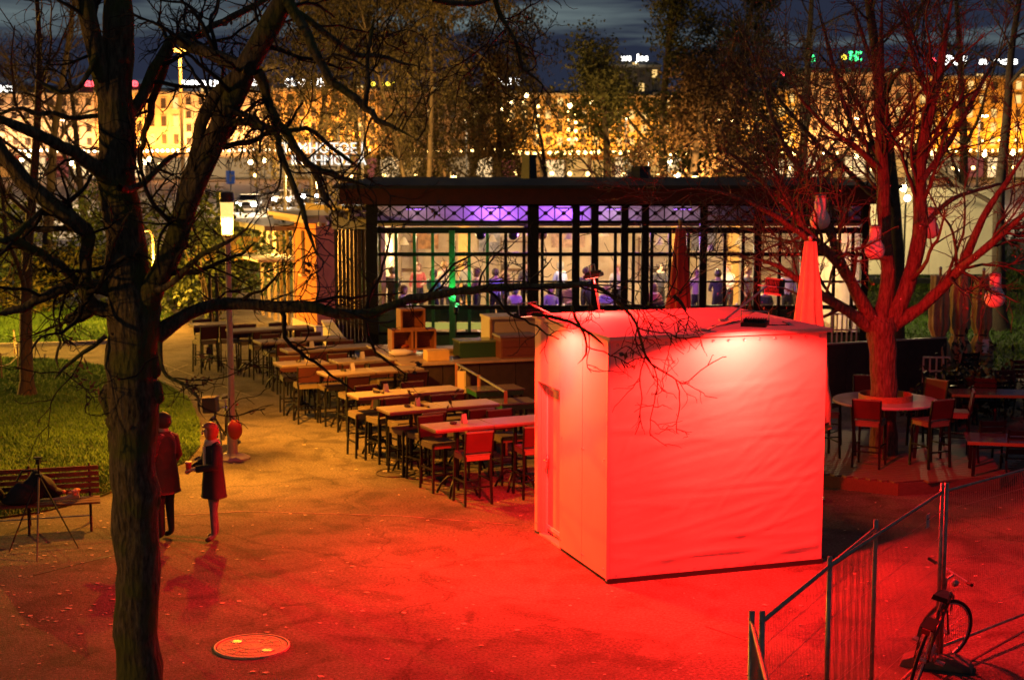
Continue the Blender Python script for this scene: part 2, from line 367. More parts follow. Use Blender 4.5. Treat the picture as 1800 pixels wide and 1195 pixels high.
# park ground behind the pavilion
lawn('park_lawn', None, 14000, 6, .25, world=[(-60,56),(60,56),(70,86),(-70,86)])['label'] = 'rough park grass behind the pavilion'
KERB = mat('kerb_stone', (.3,.27,.22), .8, var=.2, scale=8)
def kerb(name, px, w=.12, h=.1):
    p = [G(a, b) for a, b in px]; k = MB()
    for a, b in zip(p[:-1], p[1:]): k.bar(a+Vector((0,0,h/2-.03)), b+Vector((0,0,h/2-.03)), w, h+.06)
    return struct(k.build(name, KERB))
kerb('kerb_far', [(-200,613),(0,610),(120,607),(240,601),(290,589)], .14, .1)
k = MB()
for a, b in (((285,640),(452,700)),((285,668),(420,720)),((295,655),(330,640)),((0,622),(120,640)),((180,632),(215,620)),((360,645),(410,625)),((430,898),(700,906)),((700,906),(905,922)),((300,906),(430,898))):
    k.bar(G(*a, .004), G(*b, .004), .018, .004)
struct(k.build('ground_marking', LINE))
k = MB()
for a, b in (((1240,1100),(1330,1130)),((1690,1170),(1800,1108)),((60,1010),(200,975))):
    k.bar(G(*a, .004), G(*b, .004), .025, .003)
struct(k.build('ground_joint', mat('tar_joint', (.02,.018,.016), .5)))
# litter specks: dead leaves and paper bits
rng = np.random.default_rng(11); n = 520
V = []; 
for i in range(n):
    p = G(rng.uniform(-20, 1780), rng.uniform(760, 1190)) if i % 3 else G(rng.uniform(0, 300), rng.uniform(900, 1100)); s = rng.uniform(.008, .03); a = rng.uniform(0, 6.28)
    V += [(p.x+s*math.cos(a+k*1.57)*(1+.5*(k%2)), p.y+s*math.sin(a+k*1.57), .006+.01*rng.uniform()) for k in range(4)]
tag(np_obj('leaf_litter', np.array(V), np.arange(n*4).reshape(n, 4), mat('litter', (.45,.36,.25), .8, var=.4), smooth=False), 'tiny leaves and paper bits scattered over the paving', 'litter', kind='stuff')
# ------------------------------------------------------------------ manholes
def manhole(loc, r, label, dark):
    t = thing('manhole_cover', loc, label, 'manhole')
    mm = mat('cast_iron_dark', (.07,.06,.05), .6, .4, var=.3, scale=10, bump=.3, bscale=60) if dark else mat('cast_iron_lamplit', (.26,.20,.11), .6, .0, scale=9, bump=.8, bscale=45, col2=(.5,.40,.24))  # bright variant: lamplight on the cover is put into its colour
    MB().lathe([(r*.92,0),(r*.92,.014),(r*.9,.018),(.001,.018)], 40, cap=False).build('cover', mm, t)
    MB().lathe([(r,0),(r,.02),(r*.985,.024),(r*.95,.024),(r*.94,.0)], 40, cap=False).build('rim', mat('rim_iron', (.48,.40,.27), .6, .0, var=.3, scale=12) if not dark else mm, t)
    g = MB()
    for rr_ in (.3, .55, .78): g.lathe([(r*rr_,.018),(r*rr_+.006,.0215),(r*rr_+.012,.018)], 36, cap=False)
    for k in range(12): a = k*math.pi/6; g.bar((r*.32*math.cos(a),r*.32*math.sin(a),.019), (r*.76*math.cos(a),r*.76*math.sin(a),.019), .008, .005)
    g.build('relief', mm, t)
    for sx in (-1, 1):
        MB().lathe([(.001,.0205),(.05,.0205),(.06,.024),(.07,.0205),(.07,.012)], 16, (sx*.46*r, -sx*.35*r, 0), cap=False).build('lifting_hole', mat('hole_metal', (.5,.46,.4), .4, .6), t)
manhole(G(443,1137,0), .40, 'round manhole cover with two lifting holes at the bottom left, coloured as lamplit', False)
manhole(G(695,832,0), .32, 'dark round manhole cover in front of the bar stools', True)
# ------------------------------------------------------------------ kiosk
KFL, KFR, KBL = G(1067,1025), G(1451,993), G(918,936)
ka = ((KFR-KFL).to_2d().angle_signed(Vector((1,0)))*1.0)
ang_u = math.atan2((KFR-KFL).y, (KFR-KFL).x); ang_v = math.atan2((KBL-KFL).y, (KBL-KFL).x)-math.pi/2
KA = ang_u*.6+ang_v*.4; KW = (KFR-KFL).length; KD = (KBL-KFL).length*.985; KH = P(1067, 592, KFL.y).z
kiosk = thing('kiosk', KFL, 'cube-shaped kiosk with wrinkled fabric front, floodlit red, the red deepened in its colour', 'kiosk', rz=KA)
KU = Vector((math.cos(KA), math.sin(KA), 0)); KV = Vector((-math.sin(KA), math.cos(KA), 0))
def kw(x, y, z): return KFL + KU*x + KV*y + Vector((0,0,z))
# wrinkled fabric front
nx, nz = 110, 90; rng = np.random.default_rng(5)
gx, gz = np.meshgrid(np.linspace(0, KW, nx), np.linspace(.05, KH-.05, nz)); dy = np.zeros_like(gx)
for _ in range(90):
    x0 = rng.uniform(.0, KW); z0 = rng.uniform(.15, KH-.7); sl = rng.normal(.07, .06); ln = rng.uniform(.4, 1.6); wd = rng.uniform(.018, .05); am = rng.uniform(.0016, .0052)
    zz = gz-z0-sl*(gx-x0)-.06*np.sin((gx-x0)*2+z0*9); dy += am*np.exp(-(zz/wd)**2)*np.exp(-((gx-x0)/ln)**2)
for _ in range(46):   # diagonal pulls from the right edge
    x0 = rng.uniform(KW*.6, KW); z0 = rng.uniform(.5, KH*.9); sl = rng.uniform(.25, .9); wd = rng.uniform(.02, .045); am = rng.uniform(.0018, .006)
    zz = gz-z0-sl*(gx-x0); dy += am*np.exp(-(zz/wd)**2)*np.exp(-((gx-x0)/.28)**2)
for _ in range(30):   # short vertical puckers
    x0 = rng.uniform(.2, KW*.75); z0 = rng.uniform(.5, KH*.75); dy += rng.uniform(.0025,.0065)*np.exp(-((gx-x0-.5*(gz-z0))/.025)**2)*np.exp(-((gz-z0)/.1)**2)
dy += .007*np.sin(np.pi*gx/KW)*np.sin(np.pi*np.clip(gz/KH, 0, 1))**.7+.004*np.sin(gx*7+gz*2)
edge = np.minimum(1, np.minimum(gx, KW-gx)/.08)*np.minimum(1, (KH-gz)/.2)
V = np.stack([gx, -.012-dy*edge, gz], -1).reshape(-1, 3); i, k = np.meshgrid(np.arange(nz-1), np.arange(nx-1), indexing='ij'); q = i*nx+k
np_obj('fabric_front', V, np.stack([q, q+1, q+nx+1, q+nx], -1).reshape(-1, 4), TINTFAB, kiosk)
b = MB().box((KW/2, .02, KH/2+.0), (KW-.02, .04, KH-.08)); b.build('front_board', TINTPANEL, kiosk)
# left side wall with recessed door: wall plane local x=0, y in 0..KD
Mi = Matrix.Translation(KFL) @ Matrix.Rotation(KA, 4, 'Z'); Mi = Mi.inverted()
def leftface(px, py): q = Mi @ onplane(px, py, KFL, -KU); return q.y, q.z
dy0, dz0 = leftface(984, 690); dy1, _ = leftface(945, 675); dz1 = leftface(965, 678)[1]; 
DY0, DY1, DZ = min(dy0, dy1), max(dy0, dy1), dz1
for i in range(2): MB().box((.03, .04+(i+.5)*(DY0-.04)/2, KH/2), (.06, (DY0-.04)/2-.006, KH-.08)).build('wall_panel', TINTPANEL, kiosk, bevel=.003)
MB().box((.045, DY0/2, KH/2), (.02, DY0-.06, KH-.1)).build('panel_backing', mat('dark_rubber', (.02,.02,.02), .8), kiosk)
MB().box((-.004, -.012, KH/2), (.035, .035, KH-.07)).build('corner_trim', mat('trim_alu', (.62,.5,.45), .45, .3), kiosk, bevel=.004)
EYE = MB().lathe([(.007,0),(.014,.003),(.018,0)], 10, cap=False).mesh('eyelet'); EYE.materials.append(STEEL)
for x_ in [KW*(i+.5)/14 for i in range(14)]:
    for z_ in (.09, KH-.10):
        e = bpy.data.objects.new('eyelet', EYE); C.objects.link(e); e.parent = kiosk; e.location = (x_, -.026, z_); e.rotation_euler = (math.pi/2, 0, 0)
SCR = MB().lathe([(.012,0),(.010,.004),(.001,.005)], 8).mesh('screw'); SCR.materials.append(STEEL)
for yy in (.12, DY0*.5-.03, DY0*.5+.03, DY0-.06, DY1+.06, KD-.08):
    for z_ in (.15, KH*.5, KH-.2):
        e = bpy.data.objects.new('screw', SCR); C.objects.link(e); e.parent = kiosk; e.location = (-.001, yy, z_); e.rotation_euler = (0, -math.pi/2, 0)
MB().box((.03, (DY1+KD)/2, KH/2), (.06, KD-DY1, KH-.08)).build('wall_panel', TINTPANEL, kiosk)
MB().box((.03, (DY0+DY1)/2, (DZ+KH-.04)/2), (.06, DY1-DY0-.002, KH-.04-DZ)).build('wall_panel', TINTPANEL, kiosk)
door = MB().box((.15, (DY0+DY1)/2, DZ/2+.02), (.04, DY1-DY0-.02, DZ-.05)).build('door', TINTPANEL, kiosk, bevel=.004)
b = MB()
for yy in (DY0+.04, DY1-.04): b.box((.122, yy, DZ/2), (.02, .05, DZ-.06))
b.box((.122, (DY0+DY1)/2, .12), (.02, DY1-DY0-.14, .05)); b.box((.122, (DY0+DY1)/2, DZ-.07), (.02, DY1-DY0-.14, .05))
b.build('door_frame', mat('door_trim', (.8,.78,.74), .45), door)
b = MB(); b.box((.105, DY1-.11, 1.02), (.02, .04, .2)); b.tube([(.1,DY1-.11,1.05),(.06,DY1-.11,1.05),(.06,DY1-.22,1.05)], .012, 8); b.build('door_handle', STEEL, door, smooth=True)
b = MB()
for yy in (DY0-.0, DY1): b.box((.1, yy+(.01 if yy == DY0 else -.01), DZ/2), (.1, .02, DZ))
b.box((.1, (DY0+DY1)/2, DZ-.01), (.1, DY1-DY0-.04, .02)); b.box((.09, (DY0+DY1)/2, .012), (.14, DY1-DY0-.04, .024)); b.build('door_jamb', TINTPANEL, kiosk)
MB().box((KW-.03, KD/2, KH/2), (.06, KD-.1, KH-.08)).build('wall_panel', TINTPANEL, kiosk)
MB().box((KW/2, KD-.03, KH/2), (KW-.14, .06, KH-.08)).build('wall_panel', TINTPANEL, kiosk)
MB().box((KW/2, KD/2-.03, KH-.02), (KW+.06, KD+.12, .05)).build('roof', TINTFAB, kiosk, bevel=.01)
MB().box((KW/2, .0, .03), (KW+.02, .07, .06)).build('base_batten', mat('dark_rubber', (.02,.02,.02), .8), kiosk)
k = MB(); k.tube([kw(1.6,.5,KH+.012)-KFL, kw(2.2,.9,KH+.014)-KFL, kw(2.35,.4,KH+.012)-KFL, kw(2.6,.35,KH+.012)-KFL, kw(2.7,.7,KH+.012)-KFL], .008, 6)
tag(k.build('power_cable', DARKM, loc=KFL), 'thin dark cable lying across the kiosk roof', 'cable')
FLG = glow('floodlight_glass', (1, .18, .10), 14)
def flood(loc, aim, foot, label, power, cone, blend=.25, roll=0):
    """LED floodlight: loc in world, aim = direction, foot = where the arm stands on the roof"""
    aim = Vector(aim).normalized(); t = thing('floodlight', foot, label, 'floodlight', 'floodlights on the kiosk')
    c = Vector(loc)-Vector(foot); z = -aim; x = Vector((-aim.y, aim.x, 0)).normalized(); y = z.cross(x)
    M = Matrix((x, y, z)).transposed()
    b = MB().box(c + z*.025, (.3, .22, .05), M=M)
    for s in range(-4, 5): b.box(c + z*.065 + x*(s*.03), (.006, .18, .035), M=M)
    b.build('housing', DARKM, t)
    MB().box(c - z*.001, (.25, .17, .004), M=M).build('lens', FLG, t)
    a1 = c + x*.165 + z*.02; a2 = c - x*.165 + z*.02; top = c + z*.17
    MB().tube([a1, a1+z*.15, a2+z*.15, a2], .009, 6).build('bracket', STEEL, t)
    MB().tube([(0,0,0), top], .012, 6).build('arm', STEEL, t)
    MB().box((0,0,.01), (.12,.12,.02)).build('foot_plate', STEEL, t)
    p = Vector(loc) + aim*.03
    lamp('floodlight_beam', 'SPOT', p, REDL, power, t, p+aim, spot_size=R(cone), spot_blend=blend, shadow_soft_size=.08)
xf = (Mi @ onplane(1288, 572, KFL, KV)).x
flood(kw(xf, -.58, KH+.14), KV*.06+KU*.05-Vector((0,0,1)), kw(xf-.3, .15, KH+.008), 'small dark floodlight at the front roof edge lighting the fabric front', 4800, 156, .25)
flood(kw(-.58, KD*.47, KH+.14), KU*.06-KV*.12-Vector((0,0,1)), kw(.12, KD*.8, KH+.008), 'floodlight at the left rear roof corner above the door', 4500, 152, .3)
flood(kw(KW-.12, KD*.42, KH+.42), Vector((.78,.55,-.12)), kw(KW-.9, KD*.40, KH+.008), 'floodlight on a bent arm at the right roof side aimed at the tree', 1600, 124, .7)
flood(kw(.75, KD-.25, KH+.50), -KV*.10+KU*.15-Vector((0,0,1)), kw(.9, KD-.1, KH+.008), 'glowing floodlight at the rear roof edge shining on roof and parasol', 1100, 174, .15)
# ------------------------------------------------------------------ pavilion (glass conservatory)
YF = 41.0
def xz(px, py, Y=YF): p = P(px, py, Y); return p.x, p.z
PX0 = xz(655, 500)[0]; PX1 = xz(1520, 500)[0]; PC = (PX0+PX1)/2
pav = thing('glass_pavilion', (PC, YF, 0), 'dark framed glass pavilion with lattice band and flat roof, people inside', 'pavilion')
def lx(px, py=500): return xz(px, py)[0]-PC
Z_ = {y: xz(900, y)[1] for y in (320, 331, 362, 388, 405, 447, 495, 540, 588, 600)}
FRAMEM = mat('dark_frame_paint', (.009,.007,.006), .6, var=.3, spec=.25)
POSTP = [655, 937, 1012, 1045, 1097, 1133, 1235, 1330, 1412, 1518]
for p in POSTP:
    wpx = 20 if p in (655, 937) else 13
    MB().box((lx(p), 0, Z_[331]/2), (wpx*YF/FPX, .2, Z_[331])).build('post', FRAMEM, pav)
MB().box((lx(795), -.02, Z_[405]/2), (.16, .16, Z_[405])).build('post', GREENP, pav)
MUN = [p for p in range(697, 1515, 32)]
for p in MUN:
    if min(abs(p-q) for q in POSTP+[795]) < 12: continue
    gm = GREENP if 690 < p < 880 else FRAMEM
    MB().box((lx(p), 0, (Z_[405]+.3)/2), (.085, .07, Z_[405]-.3)).build('mullion', gm, pav)
W_ = PX1-PX0
for y, h in ((405, .16), (447, .10), (495, .05), (540, .11), (588, .14)):
    MB().box((0, .005, Z_[y]), (W_, .09, h)).build('transom', FRAMEM, pav)
MB().box((0, .01, .13), (W_, .16, .26)).build('sill', mat('green_sill', (.025,.07,.035), .5, var=.2), pav)
xs = [lx(655)]+[lx(p) for p in MUN]+[lx(1518)]
zs = [Z_[588], Z_[540], Z_[447], Z_[405]]
for a, b_ in zip(xs[:-1], xs[1:]):
    for z0, z1 in zip(zs[:-1], zs[1:]):
        MB().box(((a+b_)/2, .012, (z0+z1)/2), (b_-a-.03, .008, z1-z0-.05)).build('pane', GLASS, pav)
# lattice band under the fascia
LATW = (lx(1518)-lx(655))/27
zt, zb = Z_[362], Z_[388]
for i in range(27):
    cx = lx(655)+LATW*(i+.5); zc = (zt+zb)/2; hw = LATW/2; hh = (zt-zb)/2
    b = MB(); b.bar((cx-hw,0,zb), (cx+hw,0,zt), .035, .035); b.bar((cx-hw,0,zt), (cx+hw,0,zb), .035, .03)
    b.bar((cx-hw,0,zb), (cx-hw,0,zt), .03, .035); b.tube([(cx,-.03,zc),(cx,.03,zc)], .06, 10)
    b.build('lattice_panel', FRAMEM, pav)
MB().box((0, 0, zb-.03), (W_, .1, .07)).build('band_rail', FRAMEM, pav)
MB().box((0, -.05, zt+.03), (W_, .1, .07)).build('band_rail', FRAMEM, pav)
MB().box((0, .06, (zt+zb)/2), (W_, .008, zt-zb)).build('band_glass', GLASS, pav)
RR = MB()
rx0 = xz(600, 345)[0]-PC; rx1 = W_/2+.6
MB().box(((rx0+rx1)/2, -.45, (Z_[331]+Z_[362])/2+.03), (rx1-rx0, .12, Z_[331]-Z_[362]-.06)).build('fascia', mat('dark_red_fascia', (.085,.012,.008), .7, var=.25, scale=4), pav)
rf = MB().box(((rx0+rx1)/2, 5.0, Z_[331]+.05), (rx1-rx0+.3, 11.6, .09)).build('roof', mat('roof_felt', (.03,.028,.026), .85, var=.3, scale=2), pav)
for px, w_, y0 in ((930, .32, 272), (1123, .5, 292)):
    q = xz(px, 330, YF+4); top = xz(px, y0, YF+4)[1]
    MB().lathe([(w_*.75, Z_[331]+.18), (w_*.62, top-.1), (w_*.7, top-.1), (w_*.7, top)], 4 if px == 930 else 8, (q[0]-PC, 4, 0)).build('chimney', DARKM, rf)
MB().box((0, 5, .06), (W_-.1, 9.8, .12)).build('floor', mat('interior_floor', (.28,.17,.09), .4, var=.2), pav)
INTW = mat('interior_wall', (.45,.36,.24), .8, scale=1.1, col2=(.75,.64,.44))
MB().box((0, 9.6, 1.7), (W_, .15, 3.2)).build('back_wall', INTW, pav)
ZCE = Z_[388]-.12
MB().box((0, 4.9, ZCE), (W_, 9.3, .08)).build('ceiling', INTW, pav)
MB().box((0, 1.6, (Z_[331]+ZCE)/2), (W_, .06, Z_[331]-ZCE-.1)).build('void_lining', mat('void_lining', (.6,.55,.6), .8, var=.25, scale=3), pav)
DKC = mat('dark_dado', (.02,.05,.028), .5, var=.4)
for i, (a_, b_) in enumerate(((660,740),(875,935),(945,1010),(1020,1090),(1140,1230),(1240,1325),(1335,1410))):
    MB().box(((lx(a_)+lx(b_))/2, .55, .55), (lx(b_)-lx(a_), .35, .85)).build('dado_cabinet', DKC, pav)
MB().box(((lx(745)+lx(870))/2, .5, .45), (lx(870)-lx(745), .3, .16)).build('lit_shelf', glow('lit_shelf', (.75,.62,.12), .7), pav)
MB().box(((lx(745)+lx(870))/2, .55, .75), (lx(870)-lx(745), .3, .36)).build('dado_cabinet', DKC, pav)
MB().box((W_/2-.05, 4.9, 1.9), (.12, 9.3, 3.7)).build('side_wall', INTW, pav)
MB().box((-W_/2+.05, 6.2, 1.9), (.12, 6.6, 3.7)).build('side_wall', INTW, pav)
# interior columns, shelves, pictures
COLM = mat('yellow_column', (.7,.42,.1), .5, var=.1)
for px in (815, 1190, 1290): MB().box((xz(px, 450, YF+8)[0]-PC, 8.2, 1.66), (.34, .34, 3.1)).build('column', COLM, pav)
SH = mat('dark_shelf', (.12,.06,.03), .5, var=.3)
for px, wd in ((700, 1.2), (905, .9), (1165, 1.5), (1380, 1.6)):
    x0 = xz(px, 450, YF+9)[0]-PC; s = MB()
    for zz in (1.3, 1.75, 2.2): s.box((x0, 9.35, zz), (wd, .3, .04))
    s.box((x0-wd/2, 9.35, 1.6), (.04, .3, 1.5)); s.box((x0+wd/2, 9.35, 1.6), (.04, .3, 1.5)); s.build('shelf_unit', SH, pav)
for px, wd, hh, cc in ((745, .9, .7, (.5,.25,.08)), (860, .7, .9, (.3,.3,.32)), (1000, 1.1, .6, (.45,.3,.2)), (1240, .8, .8, (.2,.2,.25)), (1325, .7, 1.1, (.5,.45,.35))):
    x0 = xz(px, 430, YF+9)[0]-PC
    MB().box((x0, 9.5, 2.3), (wd, .05, hh)).build('picture', mat('picture_%d' % px, cc, .5, var=.6, scale=5), pav)
# dark round pendants behind the glass and shaded lamps
for px, py in ((845, 413), (902, 413), (953, 413)):
    x_, z_ = xz(px, py, YF+.5); MB().sphere((x_-PC, .5, z_), .14, 12, 8).build('hanging_ball', BLACKM, pav, smooth=True)
PENG = glow('pendant_glow', (1, .78, .42), 9)
for px, py, d in ((760, 412, 3), (1000, 420, 4), (1062, 415, 5), (1160, 430, 4), (1250, 440, 3), (1300, 430, 5), (1350, 448, 4), (865, 425, 6), (710, 430, 5)):
    x_, z_ = xz(px, py, YF+d); t = thing('pendant_lamp', (x_, YF+d, z_), 'small warm pendant lamp in the pavilion %s' % {760:'left of the green post',1000:'right of the thick post',1062:'above the lavender person',1160:'left of the red parasol',1250:'right of the red parasol',1300:'above the light-haired person',1350:'at the right end',865:'above the blue shirt',710:'at the left end'}[px], 'lamp', 'pendant lamps inside the pavilion')
    MB().lathe([(.02,.22),(.05,.2),(.16,0),(.15,0),(.04,.18)], 14, cap=False).build('shade', mat('lamp_shade', (.5,.45,.3), .5), t)
    MB().sphere((0,0,.05), .06, 10, 6).build('bulb', PENG, t, smooth=True)
    MB().tube([(0,0,.2),(0,0,max(.25, ZCE-.04-z_))], .006, 5).build('cord', BLACKM, t)
    lamp('pendant_light', 'POINT', (x_, YF+d, z_-.05), (1, .66, .30), 300, t, shadow_soft_size=.1)
for px, py, d in ((925, 400, .7), (1195, 402, .6), (1130, 398, 1.2)):
    x_, z_ = xz(px, py, YF+d); t = thing('stage_light', (x_, YF+d, z_), 'violet spotlight under the pavilion ceiling %s' % {925:'beside the thick post',1195:'behind the red parasol',1130:'at the double posts'}[px], 'spotlight', 'violet spotlights in the pavilion')
    MB().tube([(0,0,.18),(0,-.02,.05),(0,-.05,-.06)], [.05,.07,.08], 12).build('can', BLACKM, t, smooth=True)
    MB().sphere((0,-.06,-.07), .055, 10, 6).build('lens', glow('violet_lens', (.35,.06,1), 40), t, smooth=True)
    MB().tube([(0,0,.18),(0,0,max(.25, ZCE-.04-z_))], .012, 6).build('stem', BLACKM, t)
    lamp('violet_beam', 'POINT', (x_, YF+d+.05, z_-.2), (.30, .05, 1), 260 if px == 925 else 110, t, shadow_soft_size=.06)
# violet wash in the void behind the lattice band
for px, e in ((870, 80), (990, 60), (1080, 14), (730, 5), (1200, 6)):
    x_, z_ = xz(px, 376, YF+.9); t = thing('band_light', (x_, YF+.9, Z_[362]-.1), 'violet strip light behind the lattice band, %s' % {870:'left of the thick post',990:'right of the thick post',1080:'above the lavender person',730:'at the left end',1200:'above the red parasol'}[px], 'light', 'violet strip lights behind the lattice band')
    MB().box((0,0,0), (.5,.05,.05)).build('housing', BLACKM, t)
    MB().box((0,.0,-.028), (.48,.03,.006)).build('diffuser', glow('violet_strip', (.4,.12,1), 12), t)
    lamp('band_wash', 'POINT', (x_, YF+1.0, Z_[362]-.25), (.42, .12, 1) if e > 20 else (.8,.5,.7), e, t, shadow_soft_size=.05)
# green lamp washing the post
x_, z_ = xz(795, 470, YF-.4)
t = thing('garden_spotlight', (x_+.1, YF-.55, 0), 'small green spotlight standing below the green post of the pavilion', 'spotlight')
MB().tube([(0,0,0),(0,0,.9)], .02, 6).build('stake', BLACKM, t); MB().tube([(0,-.05,.9),(0,.08,1.02)], [.05,.08], 10).build('head', BLACKM, t)
MB().sphere((0,.09,1.03), .05, 10, 6).build('lens', glow('green_lens', (.1,1,.25), 10), t, smooth=True)
lamp('green_beam', 'SPOT', (x_+.1, YF-.44, 1.05), (.08, 1, .25), 420, t, (x_-.05, YF+.3, 2.6), spot_size=R(95), spot_blend=.6, shadow_soft_size=.05)
# ------------------------------------------------------------------ wing with the orange pillar
WC = G(558, 597); WA = R(24); WU = Vector((math.cos(WA), math.sin(WA), 0)); WV = Vector((-math.sin(WA), math.cos(WA), 0))
wing = thing('orange_annex', WC, 'orange rendered annex with slit window and cream plinth beside the pavilion', 'building', rz=WA)
WH = P(558, 392, WC.y).z
lw = .62
MB().box((lw/2, 1.05, WH/2+.2), (lw, 2.1, WH-.4+.4)).build('pillar', ORANGEW, wing)
MB().box((lw/2-.02, .95, .2), (lw+.16, 2.3, .4)).build('plinth', CREAM, wing)
MB().box((-.004, 1.2, 2.35), (.06, .24, 1.2)).build('window', mat('slit_window', (.06,.02,.012), .3), wing)
MB().box((-.05, 1.2, 1.7), (.14, .4, .06)).build('window_sill', CREAM, wing)
b = MB(); b.box((lw/2+.3, 1.6, WH+.16), (lw+1.5, 3.6, .10)); b.box((lw/2+.3, 1.6, WH+.05), (lw+1.2, 3.3, .12)); b.build('eaves', mat('eaves_cream', (.5,.4,.28), .7, var=.1), wing)
b = MB()
for i in range(7): b.box((lw/2-.25+i*.22, -.16, WH-.03), (.07, .14, .1))
b.build('dentil', CREAM, wing)
# porch further left: glass and slim columns
for i in range(7):
    MB().box((.25, 2.25+i*.75, 1.45), (.09, .09, 2.9)).build('porch_post', mat('porch_post_paint', (.6,.42,.18), .5), wing)
MB().box((.4, 4.6, 2.0), (.06, 4.9, .1)).build('porch_rail', CREAM, wing)
for i in range(6): MB().box((.3, 2.62+i*.75, 1.5), (.01, .64, 2.5)).build('pane', GLASS, wing)
MB().box((1.9, 4.7, 2.0), (.1, 5.2, 3.0)).build('inner_wall', mat('ochre_wall', (.72,.5,.2), .8, var=.1), wing)
MB().box((.6, 4.7, 2.98), (3.0, 5.4, .14)).build('porch_roof', mat('zinc_roof', (.3,.32,.34), .5, .4, var=.15), wing)
MB().box((-.35, 4.2, 2.02), (1.2, 3.2, .06)).build('canopy', mat('white_canopy', (.8,.76,.72), .7), wing)
p = WC+WU*1.0+WV*4.6; t = thing('porch_lamp', (p.x, p.y, 2.75), 'warm ceiling lamp inside the glazed porch', 'lamp')
MB().lathe([(.02,.15),(.14,.1),(.16,0),(.001,-.02)], 14).build('shade', glow('porch_glow', (1,.75,.35), 8), t)
lamp('porch_light', 'POINT', (p.x, p.y, 2.6), (1,.50,.12), 900, t, shadow_soft_size=.1)
# dark cladding between pillar and glass
cl = thing('timber_screen', (xz(623, 500, YF+.6)[0], YF+.6, 0), 'brown vertical board screen between orange pillar and pavilion', 'screen')
x0 = xz(588, 500, YF+.6)[0]; x1 = xz(650, 500, YF+.6)[0]; n = 9
CLAD = [mat('board_%d' % i, c, .8, var=.25, stretch=(8,8,1)) for i, c in enumerate(((.045,.02,.012),(.06,.03,.018),(.03,.016,.011)))]
for i in range(n):
    MB().box((x0+(i+.5)*(x1-x0)/n-cl.location.x, .01*(i%2), 1.55), ((x1-x0)/n-.012, .03, 3.1)).build('board', CLAD[i%3], cl)
MB().box((0, .1, 3.25), (x1-x0+.2, .4, .35)).build('head_beam', CREAM, cl)
b = MB(); rng = np.random.default_rng(2)
V, F = leaf_cloud(rng, [(x0-cl.location.x+i*.11, -.1, 3.5+.12*(i%2)) for i in range(10)], 12, .08, .1); np_obj('dry_climber', V, F, mat('dry_leaf', (.3,.24,.12), .8), cl)
# ------------------------------------------------------------------ bar counter
BA = R(18); B0 = G(705, 641, 1.1); B0.z = 0
BU = Vector((math.cos(BA), math.sin(BA), 0)); BV = Vector((-math.sin(BA), math.cos(BA), 0))
bar = thing('bar_counter', B0, 'long dark outdoor bar counter with pale top in front of the pavilion', 'counter', rz=BA)
BL_ = 6.2
MB().box((BL_/2, .45, 1.08), (BL_, .9, .045)).build('counter_top', mat('counter_top', (.36,.27,.18), .35, var=.2, scale=4), bar, bevel=.008)
for i in range(8): MB().box((.1+(i+.5)*(BL_-.2)/8, .08, .53), ((BL_-.2)/8-.015, .05, 1.04)).build('front_panel', mat('bar_panel', (.028,.02,.018), .6, var=.3), bar)
MB().box((BL_/2, .5, .5), (BL_-.2, .7, .98)).build('carcass', mat('carcass', (.03,.02,.018), .8), bar)
MB().box((.42, 2.0, 1.08), (.84, 2.2, .045)).build('return_top', MATS['counter_top'], bar, bevel=.008)
MB().box((.42, 2.0, .52), (.7, 2.1, 1.05)).build('return_carcass', MATS['carcass'], bar)
b = MB(); b.box((.9+1.4, 1.75, 1.14), (2.6, .55, .05)); b.box((2.2, 1.78, .9), (2.4, .5, .44)); b.build('back_shelf', mat('shelf_wood', (.45,.3,.12), .5, var=.2, stretch=(1,10,10)), bar)
def bw(x, y, z): return B0+BU*x+BV*y+Vector((0,0,z))
CRM = mat('orange_crate_wood', (.26,.085,.03), .6, var=.25, stretch=(1,8,8))
def crate(loc, label):
    t = thing('wooden_crate', loc, label, 'crate', 'crates stacked on the bar', BA)
    s, d, h = .52, .36, .42
    for n_, c, e in (('back_board', (0,d/2-.012,h/2), (s-.004,.02,h-.03)), ('side_board', (-s/2+.012,0,h/2), (.022,d,h)), ('side_board', (s/2-.012,0,h/2), (.022,d,h)), ('bottom_board', (0,0,.012), (s-.05,d-.01,.022)), ('top_board', (0,0,h-.012), (s-.05,d-.01,.022))):
        MB().box(c, e).build(n_, CRM, t)
    b = MB(); b.box((0,-d/2-.008,h-.02), (s,.016,.04)); b.box((0,-d/2-.008,.02), (s,.016,.04)); b.box((-s/2+.02,-d/2-.006,h/2), (.04,.014,h-.08)); b.box((s/2-.02,-d/2-.006,h/2), (.04,.014,h-.08)); b.build('front_rim', mat('crate_rim', (.36,.14,.05), .6, var=.2), t)
def crate_at(px, py, up, label):
    q = bw(0, 1.7, 1.165+up*.42); d = onplane(px, py, q, BV); crate((d.x, d.y, 1.166+up*.423), label)
crate_at(707, 603, 0, 'orange wooden crate, lower left of three stacked on the bar'); crate_at(741, 602, 0, 'orange wooden crate, lower right of three stacked on the bar'); crate_at(722, 573, 1, 'orange wooden crate on top of two others on the bar')
def barbox(name, px, py, y, dims, m, label, cat, extra=None, zb=1.104):
    q = onplane(px, py, bw(0, y, zb), BV); t = thing(name, (q.x, q.y, zb), label, cat, rz=BA)
    MB().box((0,0,dims[2]/2), dims).build('body', m, t, bevel=.01)
    if extra: extra(t, dims)
    return t
def lid(m, dz=.04, ov=.03):
    def f(t, d): MB().box((0,0,d[2]+dz/2), (d[0]+ov, d[1]+ov, dz)).build('lid', m, t, bevel=.01)
    return f
CARD = mat('yellow_card', (.62,.42,.13), .7, var=.12)
